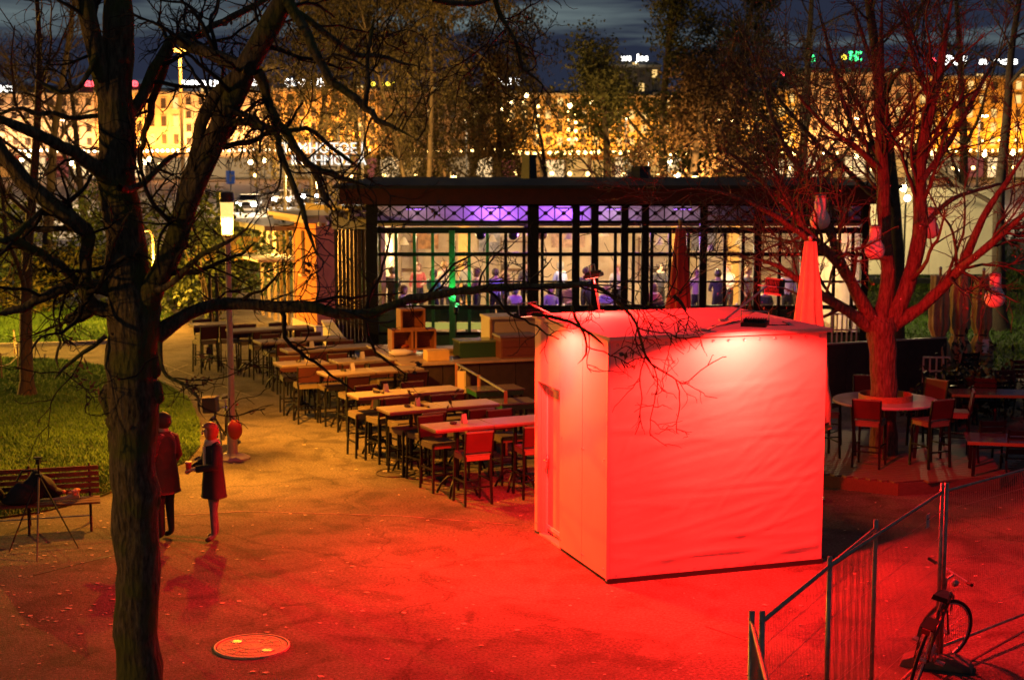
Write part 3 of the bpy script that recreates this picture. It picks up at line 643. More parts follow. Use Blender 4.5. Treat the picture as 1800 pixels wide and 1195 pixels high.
barbox('cardboard_box', 767, 630, .45, (.45,.34,.2), CARD, 'yellow cardboard box on the bar below the crates', 'box', lambda t, d: MB().box((0,-.02,d[2]+.012), (d[0]*.98,.05,.012)).build('flap', mat('card_tape', (.7,.55,.3), .5), t))
barbox('cooler_box', 838, 628, .75, (.85,.5,.3), mat('green_plastic', (.02,.075,.03), .3), 'green cooler box with pale lid on the bar', 'cooler', lid(mat('green_lid', (.16,.24,.11), .25)))
def cab(t, d):
    MB().box((0,-.05,d[2]+.02), (d[0]+.05,d[1]+.1,.05)).build('top_board', CREAM, t)
    MB().box((-d[0]/2+.02,-d[1]/2-.02,d[2]/2), (.05,.05,d[2])).build('corner_post', WOOD, t)
    MB().box((0,-d[1]/2-.005,d[2]*.5), (d[0]-.14,.012,d[2]*.75)).build('door_panel', mat('cabinet_panel', (.5,.42,.26), .6), t)
barbox('display_cabinet', 900, 612, 1.2, (1.15,.6,.72), mat('cabinet_cream', (.56,.48,.3), .6), 'cream cabinet standing on the bar next to the kiosk', 'cabinet', cab)
def drw(t, d):
    MB().box((0,0,d[2]+.02), (d[0]+.04,d[1]+.04,.04)).build('top_board', STEEL, t)
    for z in (.3, .7): MB().box((0,-d[1]/2-.01,d[2]*z), (d[0]-.06,.02,d[2]*.32)).build('drawer_front', mat('dark_red_laminate', (.16,.05,.03), .5), t)
barbox('drawer_unit', 905, 628, .42, (.75,.5,.42), mat('unit_body', (.18,.07,.04), .6), 'low brown drawer unit with steel top on the bar', 'drawer unit', drw)
q = bw(.25, 1.2, 1.104); t = thing('white_hose_reel', q, 'small white rounded bottle lying at the left end of the bar', 'bottle', rz=BA)
MB().tube([(-.2,0,.07),(-.1,0,.07),(.12,0,.07),(.2,0,.07),(.3,0,.07)], [.04,.07,.07,.05,.02], 12).build('body', mat('white_plastic', (.75,.72,.68), .4), t, smooth=True)
MB().tube([(.3,0,.07),(.36,0,.07)], .025, 10).build('cap', mat('bottle_cap', (.5,.2,.15), .4), t)
t = thing('napkin_pile', bw(.5, 1.9, 1.104), 'red and brown napkins piled at the left end of the bar', 'napkins', rz=BA)
for i in range(5): MB().box((.02*i, .03*(i%2), .015+.03*i), (.5-.04*i, .3, .026), rz=.15*i).build('napkin', mat('napkin_%d' % (i%2), ((.4,.06,.04),(.5,.2,.08))[i%2], .8), t)
# low cream wall running from the pillar towards the bar
a = G(575, 600, .0); c = bw(-.15, 3.1, 0); d = (c-a)
lwall = thing('low_wall', a, 'low cream garden wall between orange pillar and bar', 'wall', rz=math.atan2(d.y, d.x))
MB().box((d.length/2, 0, .27), (d.length, .22, .54)).build('body', CREAM, lwall)
for i in range(int(d.length/.6)): MB().box((.3+i*.6, 0, .565), (.59, .3, .05)).build('coping_stone', mat('coping', (.6,.5,.33), .75, var=.15), lwall)
# glass windbreak with wooden posts right of the tables
g0 = G(803, 735); g1 = G(893, 800)
wb = thing('windbreak', G(803, 735), 'low glass windbreak with reddish wooden posts beside the bar tables', 'windbreak')
def wl(px, py, z=0): return G(px, py, z)-wb.location
PT = [wl(803,737), wl(842,765), wl(889,800)]
for q in PT: MB().box((q.x, q.y, .56), (.06,.06,1.12)).build('post', mat('reddish_post', (.4,.16,.08), .6, var=.2), wb)
for q0, q1 in zip(PT[:-1], PT[1:]):
    MB().bar(q0+Vector((0,0,.55)), q1+Vector((0,0,.55)), .012, .9).build('pane', GLASS, wb); MB().bar(q0+Vector((0,0,1.1)), q1+Vector((0,0,1.1)), .03, .03).build('rail', STEEL, wb)
t = thing('menu_stand', G(812, 745), 'cream menu board hung on the first windbreak post', 'menu board')
MB().box((0,-.06,.82), (.16,.07,.42)).build('board', mat('menu_cream', (.75,.62,.32), .6), t); MB().tube([(-.05,-.06,1.03),(0,-.06,1.12),(.05,-.06,1.03)], .008, 6).build('hanger', STEEL, t)
# ------------------------------------------------------------------ tables and bar stools
TOPM = mat('table_top_wood', (.27,.23,.19), .38, var=.25, scale=4, stretch=(1,9,9))
EDGE = mat('table_edge', (.12,.07,.05), .5)
TA = R(26)
def make_table():
    t = thing('bar_table', (0,0,0), '', 'table', 'high tables in rows')
    MB().box((0,0,1.07), (.97,.58,.03)).build('tabletop', TOPM, t, bevel=.004)
    b = MB(); b.box((0,-.284,1.045), (.95,.02,.03)); b.box((0,.284,1.045), (.95,.02,.03)); b.box((-.475,0,1.045), (.02,.55,.03)); b.box((.475,0,1.045), (.02,.55,.03)); b.build('edge_band', EDGE, t)
    MB().tube([(0,0,.2),(0,0,1.05)], .032, 10).build('column', BLACKM, t)
    for k in range(4):
        a = k*math.pi/2+math.pi/4; c, s = math.cos(a), math.sin(a)
        MB().tube([(.03*c,.03*s,.26),(.14*c,.14*s,.27),(.26*c,.26*s,.16),(.33*c,.33*s,.015)], [.022,.022,.02,.018], 6).build('foot', BLACKM, t, smooth=True)
    return t
def make_stool():
    t = thing('bar_stool', (0,0,0), '', 'stool', 'bar stools')
    s = .2
    MB().box((0,0,.745), (.42,.42,.05)).build('seat', mat('stool_seat', (.10,.075,.05), .6, var=.2), t, bevel=.012)
    b = MB(); b.box((-.205,0,.71), (.02,.40,.07)); b.box((.205,0,.71), (.02,.40,.07)); b.box((0,-.205,.71), (.39,.02,.07)); b.box((0,.205,.71), (.39,.02,.07)); b.build('apron', mat('stool_apron', (.16,.13,.08), .5), t)
    MB().add([(-.21,.215,.80),(.21,.215,.80),(.215,.265,1.10),(-.215,.265,1.10),(-.21,.235,.80),(.21,.235,.80),(.215,.285,1.10),(-.215,.285,1.10)],
             [(3,2,1,0),(4,5,6,7),(0,1,5,4),(1,2,6,5),(2,3,7,6),(3,0,4,7)]).build('backrest', mat('stool_back_cloth', (.055,.006,.007), .75, var=.15, bump=.1, bscale=150), t)
    for sx in (-1, 1):
        MB().bar((sx*.215,.225,.0), (sx*.20,.20,.74), .032).build('leg', BLACKM, t)
        MB().bar((sx*.215,-.225,.0), (sx*.20,-.20,.74), .032).build('leg', BLACKM, t)
        MB().bar((sx*.215,.215,.74), (sx*.222,.277,1.11), .026).build('back_post', BLACKM, t)
    for yy in (-.215, .212): MB().bar((-.2,yy,.27), (.2,yy,.27), .022).build('footrest', BLACKM, t)
    for sx in (-1, 1): MB().bar((sx*.208,-.2,.36), (sx*.208,.2,.36), .022).build('stretcher', BLACKM, t)
    MB().bar((-.222,.277,1.11), (.222,.277,1.11), .024).build('back_rail', mat('back_rail_metal', (.25,.2,.16), .4, .6), t)
    return t
def put(proto, flag, loc, rz, label, group=None):
    o = proto if not flag else copy_tree(proto); flag.append(1)
    o.location = loc; o.rotation_euler = (0,0,rz); o['label'] = label
    if group: o['group'] = group
    return o
tab0, tf = make_table(), []; st0, sf = make_stool(), []
rows = [  # back-left table-top corner in the photo, number of tables, where it stands
 ((738,745), 3, 'row nearest the kiosk'), ((661,715), 2, 'second row from the kiosk'), ((609,690), 2, 'third row from the kiosk'),
 ((556,652), 2, 'fourth row from the kiosk'), ((479,636), 1, 'alone on the path'), ((577,631), 1, 'by the low wall'),
 ((491,612), 2, 'row by the orange pillar'), ((444,597), 2, 'row left of the pillar'), ((396,578), 2, 'row behind the lamp post'), ((330,568), 1, 'far end by the porch')]
ordn = ['left', 'middle', 'right']
for (px, py), n, where in rows:
    q = G(px, py, 1.085); U = Vector((math.cos(TA), math.sin(TA), 0)); Vv = Vector((-math.sin(TA), math.cos(TA), 0))
    for i in range(n):
        c = q + U*(.49+i*.985) - Vv*.29; c.z = 0
        pos = '' if n == 1 else (('left' if i == 0 else 'right') if n == 2 else ordn[i])+' '
        put(tab0, tf, c, TA+R(((px*13+i*7)%5)-2)*.6, '%shigh wooden table, %s' % (pos, where))
        rr = random.Random(px*7+i)
        for side, nm in ((-1, 'front'), (1, 'rear')):
            for j in ((-.25, .25) if n == 1 and side == -1 and px != 479 else (0,)):
                off = U*(j+rr.uniform(-.12,.12)) + Vv*side*(.50+rr.uniform(-.05,.08)); s = c+off
                rz = TA+(math.pi if side == -1 else 0)+rr.uniform(-.2,.2)
                nm2 = nm+(' left' if j < 0 else ' right' if j > 0 else '')
                put(st0, sf, s, rz, 'dark stool, %s side of %stable, %s' % (nm2, pos, where), 'bar stools at the tables')
# two stools at the free left ends
for px, py, rz, lab in ((640,800,TA-math.pi/2,'dark bar stool turned sideways at the left end of the third row'), (716,832,TA-math.pi/2+.2,'dark bar stool turned sideways at the left end of the nearest row')):
    s = G(px, py); put(st0, sf, s, rz, lab, 'bar stools at the tables')
ASH = mat('ashtray_glass', (.05,.05,.05), .2)
for (px, py), n, where in rows[:8]:
    q = G(px, py, 1.085); c = q+Vector((math.cos(TA),math.sin(TA),0))*.45-Vector((-math.sin(TA),math.cos(TA),0))*.24
    t = thing('ashtray', (c.x,c.y,1.086), 'small dark ashtray on the left table, %s' % where, 'ashtray', 'ashtrays on the tables'); MB().lathe([(.05,0),(.06,.03),(.052,.03),(.045,.008),(.001,.008)], 14, cap=False).build('dish', ASH, t)
    t = thing('menu_card', (c.x+.16,c.y+.10,1.086), 'small standing menu card on the left table, %s' % where, 'menu card', 'menu cards on the tables', TA+.4); MB().add([(-.05,-.03,0),(.05,-.03,0),(.05,0,.14),(-.05,0,.14)], [(0,1,2,3)]).build('front_leaf', mat('card_white', (.6,.56,.5), .6), t); MB().add([(-.05,.03,0),(.05,.03,0),(.05,0.002,.14),(-.05,0.002,.14)], [(3,2,1,0)]).build('rear_leaf', MATS['card_white'], t)
# dark glossy side tables with green rim near the windbreak
GRT = mat('green_table_rim', (.02,.12,.05), .35)
for px, py, wd, lab in ((870,682,.95,'low glossy dark table with green rim behind the windbreak'), (905,705,.7,'smaller glossy dark table next to the windbreak posts')):
    q = G(px, py, .9); t = thing('side_table', (q.x,q.y,0), lab, 'table', rz=R(20))
    MB().box((0,0,.9), (wd,.6,.025)).build('tabletop', mat('glossy_slate', (.12,.11,.11), .18), t, bevel=.005)
    MB().box((0,0,.84), (wd-.04,.56,.09)).build('rim', GRT, t, bevel=.01)
    for sx in (-1,1):
        for sy in (-1,1): MB().box((sx*(wd/2-.06), sy*.24, .4), (.045,.045,.8)).build('leg', BLACKM, t)
q = G(868, 800); t = thing('planter_box', G(862,775), 'weathered greenish wooden planter box between tables and kiosk', 'planter', rz=R(-52))
for i in range(4): MB().box((-.3+.2*i, 0, .33), (.19,.03,.62)).build('plank', mat('green_plank', (.11,.13,.05), .8, var=.3, stretch=(6,6,1)), t)
MB().box((0,0,.66), (.84,.1,.035)).build('cap_board', CREAM, t); MB().box((0,.14,.3), (.78,.24,.6)).build('body', MATS['green_plank'], t)
# ------------------------------------------------------------------ lamp posts
LANT = glow('lantern_glass', (1, .60, .16), 1.7)
_n = LANT.node_tree.nodes; _l = LANT.node_tree.links; _mx = _n.new('ShaderNodeMixShader'); _mx.inputs[0].default_value = .6; _tr = _n.new('ShaderNodeBsdfTransparent')
_l.new(_tr.outputs[0], _mx.inputs[1]); _l.new(_n['Principled BSDF'].outputs[0], _mx.inputs[2]); _l.new(_mx.outputs[0], _n['Material Output'].inputs[0])
POSTM = mat('lamp_post_paint', (.34,.29,.26), .5, .2, var=.15)
def lamp_post(loc, label, power, zl=4.15, col=SOD, down=0):
    t = thing('lamp_post', loc, label, 'lamp post', 'lantern posts')
    MB().lathe([(.30,0),(.30,.03),(.24,.06),(.09,.1),(.085,.55),(.07,.6),(.06,.62),(.045,zl-.38),(.045,zl-.3)], 16).build('post', POSTM, t, smooth=False)
    MB().lathe([(.09,zl-.28),(.115,zl+.26)], 16).build('lantern_glass', LANT, t, smooth=True)
    MB().lathe([(.125,zl+.26),(.125,zl+.30),(.12,zl+.42),(.10,zl+.43),(.01,zl+.44)], 16).build('cap', DARKM, t)
    MB().lathe([(.05,zl-.33),(.06,zl-.285)], 16).build('collar', DARKM, t)
    if down: lamp('lantern_light', 'SPOT', (loc[0], loc[1], zl), col, power*2.2, t, (loc[0], loc[1], 0), spot_size=R(down), spot_blend=.85, shadow_soft_size=.06)
    else: lamp('lantern_light', 'POINT', (loc[0], loc[1], zl), col, power*2.2, t, shadow_soft_size=.045)
    return t
lp = G(409, 806)
lamp_post(lp, 'tall lit lantern post on the path behind the two people', 5200, P(405, 383, lp.y).z, (1,.33,.02), 168)
lamp_post((-7.2, 9.6, 0), 'lit lantern post just outside the left edge of the picture', 330, col=(1,.46,.09))
lamp_post((-17.5, 39, 0), 'lit lantern post by the far lawn outside the left edge', 10500, col=(1,.5,.05))
for px_, y_, lab_ in ((797,57,'lit park lantern just above the pavilion roof, left of its middle'),(1222,57,'lit park lantern just above the pavilion roof, below the evergreens'),(560,60,'added park lantern to light the birches')):
    lamp_post((P(px_,300,y_).x, y_, 0), lab_, 1900, 3.95, (1,.52,.14))  # the lantern at the birches is added to light their leaves
# small hanging lantern behind the trunk
q = P(249, 462, 45); t = thing('garden_lantern', (q.x,q.y,0), 'small bright lantern glowing beside the big trunk', 'lantern')
MB().tube([(.35,0,0),(.35,0,q.z+.8),(.25,0,q.z+.95),(0,0,q.z+.9),(0,0,q.z+.3)], .03, 8).build('crook_post', POSTM, t)
MB().lathe([(.11,q.z-.25),(.13,q.z+.25)], 12).build('lantern_glass', glow('hot_lantern', (1,.66,.2), 28), t); MB().lathe([(.15,q.z+.25),(.02,q.z+.36)], 12).build('cap', DARKM, t)
lamp('garden_light', 'POINT', (q.x+.3,q.y-.4,q.z), (1,.40,.04), 1500, t, shadow_soft_size=.1)
# tall orange street lamp
q = P(316, 90, 105); t = thing('street_lamp', (q.x,105,0), 'tall sodium street lamp glowing orange above the roofs', 'street lamp')
MB().tube([(0,0,0),(0,0,q.z)], [.16,.09], 8).build('mast', mat('mast_paint', (.5,.42,.3), .5), t); MB().box((.35,-.1,q.z+.05), (1.6,.5,.2)).build('head', glow('sodium_head', (1,.42,.05), 9), t, bevel=.05)
lamp('street_light', 'POINT', (q.x+.3,103.6,q.z-.6), (1,.42,.06), 2600, t, shadow_soft_size=.2)
# ------------------------------------------------------------------ bench, tripod, bag, flowers
BRD = mat('bench_slat', (.13,.035,.02), .55, var=.25, stretch=(1,10,10)); 
be = thing('park_bench', G(52, 937), 'red slatted park bench with black iron legs at the lawn edge', 'bench', rz=R(16)); be.scale = (1,1,.88)
for i in range(3): MB().box((0,-.02+.15*i,.44), (1.9,.12,.03)).build('seat_slat', BRD, be)
for i in range(5): MB().box((0,.42+.035*i,.52+.085*i), (1.9,.025,.07)).build('back_slat', BRD, be)
for sx in (-.82,0,.82):
    MB().tube([(sx,-.12,0),(sx,-.02,.22),(sx,-.06,.42),(sx,.36,.42),(sx,.48,.6),(sx,.60,.93)], .02, 6).build('iron_frame', BLACKM, be)
    MB().tube([(sx,.42,.42),(sx,.36,.2),(sx,.46,0)], .02, 6).build('leg', BLACKM, be)
MB().tube([(-.82,.1,.2),(.82,.1,.2)], .012, 6).build('tie_rod', STEEL, be)
bl = be.location; 
def bn(x, y, z): return bl + Matrix.Rotation(R(16), 3, 'Z') @ Vector((x, y, z))
t = thing('black_bag', bn(.05,.14,.403), 'black soft bag slumped on the bench', 'bag', rz=R(16))
rng = random.Random(4); b = MB().sphere((0,0,.17), .3, 28, 18, (1.1,.6,.72)); b.v = [(x*(1+.25*(z < .12))+.05*math.sin(9*z+5*x), y+.04*math.sin(11*x+6*z), max(0,z+.06*math.sin(10*x)+.03*math.sin(23*x+9*y)+.05*x)) for x,y,z in b.v]; b.build('body', mat('bag_cloth', (.012,.012,.014), .8, bump=.3, bscale=30), t, smooth=True)
MB().tube([(-.2,0,.3),(-.12,.02,.44),(.08,.02,.44),(.2,0,.3)], .015, 6).build('strap', BLACKM, t)
t = thing('black_backpack', bn(-.62,.14,.403), 'second black bag on the left part of the bench', 'bag', rz=R(16))
b = MB().sphere((0,0,.2), .28, 28, 18, (.95,.6,.85)); b.v = [(x*(1.15-.5*z)+.03*math.sin(13*z), y+.04*math.sin(9*z+7*x), max(0,z+.03*math.sin(15*x))) for x,y,z in b.v]; b.build('body', MATS['bag_cloth'], t, smooth=True); MB().tube([(-.1,0,.4),(0,0,.5),(.1,0,.4)], .014, 6).build('strap', BLACKM, t)
t = thing('flower_bunch', bn(.62,.1,.403), 'bunch of orange and pink flowers lying on the bench end', 'flowers', rz=R(16))
FLM = [mat('petal_%d' % i, c, .6) for i, c in enumerate(((.85,.25,.12),(.85,.4,.3),(.8,.3,.08)))]
rng = random.Random(9)
for i in range(14):
    a, r = rng.uniform(0,6.28), rng.uniform(0,.13); MB().sphere((r*math.cos(a)*1.3, r*math.sin(a), .09+rng.uniform(0,.07)), .035, 8, 5, (1,1,.7)).build('flower', FLM[i%3], t, smooth=True)
MB().tube([(-.3,0,.03),(-.1,0,.05),(.05,0,.08)], [.02,.03,.06], 8).build('wrapping', mat('paper_wrap', (.6,.4,.3), .7), t)
tp = P(67, 808, 20.6); tl = Vector((tp.x, tp.y, 0)); t = thing('camera_tripod', tl, 'dark spindly tripod without camera standing before the bench', 'tripod')
LEGM = mat('tripod_leg', (.16,.11,.08), .45, .5)
zc = tp.z-.22
for k, (px, py) in enumerate(((16,970),(65,987),(138,963))):
    f = G(px, py)-tl; MB().tube([(0,0,zc), f*.5+Vector((0,0,zc*.5)), f], [.016,.013,.009], 6).build('leg', LEGM if k == 1 else BLACKM, t)
MB().tube([(0,0,zc-.15),(0,0,zc+.16)], .014, 8).build('centre_column', BLACKM, t); MB().box((0,0,zc), (.08,.08,.05)).build('spider', BLACKM, t, bevel=.01)
b = MB().box((0,0,zc+.2), (.05,.09,.07)); b.box((0,-.01,zc+.25), (.10,.07,.02)); b.tube([(0,.02,zc+.2),(.09,.12,zc+.17)], .007, 5); b.build('head', BLACKM, t)
for k in range(3):
    a = k*2.09; MB().tube([(0,0,zc-.14),(.12*math.cos(a),.12*math.sin(a),zc-.3)], .006, 5).build('brace', BLACKM, t)
# white tube lying below the bench
# ------------------------------------------------------------------ bicycles
def wheel(r, parent, cx, spoke_m, tyre_m, steer=0):
    b = MB(); n = 32
    pts = [(cx+r*math.cos(2*math.pi*k/n), 0, r+r*math.sin(2*math.pi*k/n)) for k in range(n+1)]
    ty = MB().tube(pts, .018, 6, cap=False).build('tyre', tyre_m, parent, smooth=True)
    rr = r-.025; MB().tube([(cx+rr*math.cos(2*math.pi*k/n), 0, r+rr*math.sin(2*math.pi*k/n)) for k in range(n+1)], .011, 5, cap=False).build('rim', STEEL, parent, smooth=True)
    for k in range(20):
        a = 2*math.pi*k/20; s = .03*(-1)**k; b.bar((cx, s, r), (cx+rr*math.cos(a), 0, r+rr*math.sin(a)), .004)
    b.tube([(cx,-.05,r),(cx,.05,r)], .025, 8); b.build('spokes', spoke_m, parent)
def bicycle(loc, rz, label, fm, lean=0, front_bag=False, steer=0):
    kids0 = None
    t = thing('bicycle', loc, label, 'bicycle', None, rz); t.rotation_euler = (lean, 0, rz)
    TY = mat('tyre_rubber', (.012,.012,.012), .8); r = .34
    wheel(r, t, -.52, STEEL, TY); wheel(r, t, .52, STEEL, TY)
    bb = (-.08,0,.29); st = (-.22,0,.78); ht = (.36,0,.80); hb = (.40,0,.66)
    b = MB(); b.tube([bb, st], .017, 8); b.tube([st, ht], .015, 8); b.tube([bb, hb], .019, 8); b.tube([ht, hb], .022, 8)
    for s in (-1,1): b.tube([bb, (-.52,s*.06,r)], .01, 6); b.tube([(-.21,0,.72), (-.52,s*.06,r)], .009, 6)
    b.build('frame', fm, t, smooth=True)
    b = MB()
    for s in (-1,1): b.tube([(.405,s*.03,.64),(.43,s*.05,.58),(.52,s*.05,r)], .011, 6)
    b.build('fork', fm, t)
    b = MB(); b.tube([ht,(.345,0,.92),(.42,0,.97)], .014, 8); b.tube([(.36,-.31,1.0),(.42,-.2,.98),(.42,.2,.98),(.36,.31,1.0)], .012, 8); b.build('handlebar', STEEL, t)
    for s in (-1,1): MB().tube([(.385,s*.24,.99),(.355,s*.33,1.005)], .018, 8).build('grip', BLACKM, t)
    MB().tube([st,(-.245,0,.92)], .013, 8).build('seat_post', STEEL, t)
    MB().add([(-.40,-.08,.92),(-.40,.08,.92),(-.2,.07,.92),(-.08,.02,.92),(-.08,-.02,.92),(-.2,-.07,.92),(-.40,-.07,.97),(-.40,.07,.97),(-.2,.05,.965),(-.08,.015,.955),(-.08,-.015,.955),(-.2,-.05,.965)],
             [(5,4,3,2,1,0),(6,7,8,9,10,11),(0,1,7,6),(1,2,8,7),(2,3,9,8),(3,4,10,9),(4,5,11,10),(5,0,6,11)]).build('saddle', BLACKM, t, smooth=False)
    b = MB(); b.tube([(-.08,-.03,.29),(-.08,-.05,.29)], .09, 16); b.bar((-.08,-.07,.29), (.04,-.07,.17), .02); b.bar((-.08,.07,.29), (-.2,.07,.41), .02); b.box((.05,-.12,.165), (.09,.09,.02)); b.box((-.21,.12,.415), (.09,.09,.02)); b.build('crankset', STEEL, t)
    b = MB()
    for cx in (-.52,.52): b.tube([(cx+.375*math.cos(a*.1), 0, r+.375*math.sin(a*.1)) for a in range(3, 20)], .014, 5)
    b.build('mudguard', BLACKM, t)
    b = MB(); b.box((-.60,0,.74), (.36,.12,.015)); b.tube([(-.52,.07,r),(-.62,.06,.74)], .006, 5); b.tube([(-.52,-.07,r),(-.62,-.06,.74)], .006, 5); b.build('rear_rack', BLACKM, t)
    MB().box((-.79,0,.72), (.03,.08,.05)).build('rear_light', mat('red_reflector', (.5,.02,.02), .3), t); MB().sphere((.47,0,.88), .04, 10, 6).build('headlamp', STEEL, t)
    if front_bag:
        MB().box((.56,0,.93), (.24,.24,.26)).build('front_bag', mat('bag_fabric', (.03,.03,.032), .7, bump=.2, bscale=60), t, bevel=.03); MB().box((.56,0,1.065), (.25,.25,.012)).build('bag_flap', mat('bag_flap', (.12,.10,.07), .6), t)
    if steer:
        M = Matrix.Translation((.46,0,0)) @ Matrix.Rotation(steer, 4, 'Z') @ Matrix.Translation((-.46,0,0))
        for ch in t.children:
            nm = ch.name.split('.')[0]; me = ch.data; xs_ = [v.co.x for v in me.vertices]
            if nm in ('handlebar','grip','fork','headlamp') or (nm in ('tyre','rim','spokes') and min(xs_) > 0): me.transform(M)
    return t
rw = G(1597, 1190); 
bicycle(G(1622,1186), R(64), 'old city bicycle leaning beside the mesh fence at the lower right', mat('dark_red_frame', (.09,.03,.03), .35, .3), lean=R(13), steer=R(-38))
bicycle(lp+Vector((-.22,.55,0)), R(-97), 'dark bicycle with square front bag leaning on the lantern post', mat('black_frame', (.02,.02,.022), .35, .3), lean=R(4), front_bag=True)
q = lp+Vector((.10,-.28,.0)); t = thing('red_round_bag', q, 'round red bag hanging low at the lantern post behind the people', 'bag')
zb = P(414, 755, q.y).z; b = MB().sphere((0,0,zb), .15, 16, 10, (.85,.6,1.15)); b.build('body', mat('red_bag', (.30,.012,.016), .5, var=.1), t, smooth=True); MB().tube([(-.06,0,zb+.14),(-.1,.06,zb+.35),(-.12,.2,zb+.5)], .01, 6).build('strap', BLACKM, t)
# ------------------------------------------------------------------ mesh fence panels
WIRE = mat('fence_wire', (.30,.28,.24), .5, .8); PIPE = mat('fence_pipe', (.34,.31,.25), .42, .8, var=.35, scale=9)
FH = 1.9
def fpt(px, py_top, z=FH): return G(px, py_top, z)
def fence(a, b, label, tall=FH, clip=None):
    a = Vector((a.x,a.y,0)); b = Vector((b.x,b.y,0)); d = b-a; ln = d.length; u = d/ln
    t = thing('mesh_fence', a, label, 'fence', 'mesh fence panels', math.atan2(d.y, d.x))
    for x in (0, ln): MB().tube([(x,0,.03),(x,0,tall)], .022, 10).build('post', PIPE, t, smooth=True)
    MB().tube([(0,0,tall-.08),(ln,0,tall-.08)], .017, 8).build('top_rail', PIPE, t, smooth=True); MB().tube([(0,0,.2),(ln,0,.2)], .017, 8).build('bottom_rail', PIPE, t, smooth=True)
    n = int(ln/.038)
    m_ = MB()
    for i in range(1, n): m_.bar((i*ln/n,0,.2), (i*ln/n,0,tall-.08), .0028)
    for z in (.45,.75,1.05,1.35,1.62): m_.bar((0,.004,z), (ln,.004,z), .0035)
    o = m_.build('wire_mesh', WIRE, t); o['kind'] = 'stuff'
    return t
fA0, fA1 = fpt(1340,1073), fpt(1540,913); fB0, fB1 = fpt(1459,978), fpt(1657,850); fC1 = fpt(1850,800)
fence(fA0, fA1, 'galvanised mesh fence panel nearest the kiosk'); fence(fB0, fB1, 'galvanised mesh fence panel in front of the leaning bicycle'); fence(fB1+Vector((.05,.03,0)), fC1, 'galvanised mesh fence panel running out at the right edge')
fZ = fpt(1322,1073); fence(fZ, fZ+Vector((-.25,-3.2,0)), 'galvanised mesh fence panel leaving through the bottom edge')
def block(p, rz, label):
    t = thing('concrete_block', (p.x,p.y,0), label, 'block', 'concrete fence feet', rz)
    b = MB(); prof = [(-.36,0),(.36,0),(.33,.07),(.18,.13),(-.18,.13),(-.33,.07)]; b.v = [(x, s*.12, z) for s in (-1,1) for x, z in prof]; b.f = [(0,1,2,3,4,5),(11,10,9,8,7,6)]+[(i,(i+6),(i+1)%6+6,(i+1)%6) for i in range(6)]
    b.build('block', mat('rough_concrete', (.13,.11,.09), .9, var=.25, bump=.4, bscale=30), t, bevel=.01)
    for sx in (-.12,.12): MB().lathe([(.03,.131),(.028,.12),(.001,.12)], 10, (sx,0,0), cap=False).build('socket', BLACKM, t)
block(fB1, R(-20), 'concrete foot under the tallest fence post by the bicycle'); block(fA1, R(-30), 'concrete foot under the middle fence posts'); block(fA0, R(-30), 'concrete foot under the front fence posts')
t = thing('wire_notice', Vector((0,0,0)), 'small pale notice wired to the fence mesh', 'notice'); q = fB0.lerp(fB1, .86); z = FH-.28
MB().box((0,0,0), (.1,.004,.14)).build('plate', mat('pale_plate', (.5,.45,.4), .6), t); MB().box((0,-.004,.02), (.07,.003,.01)).build('print', BLACKM, t)
b = fB1-fB0; t.location = (q.x-.01,q.y-.02,z); t.rotation_euler = (0,0,math.atan2(b.y,b.x))
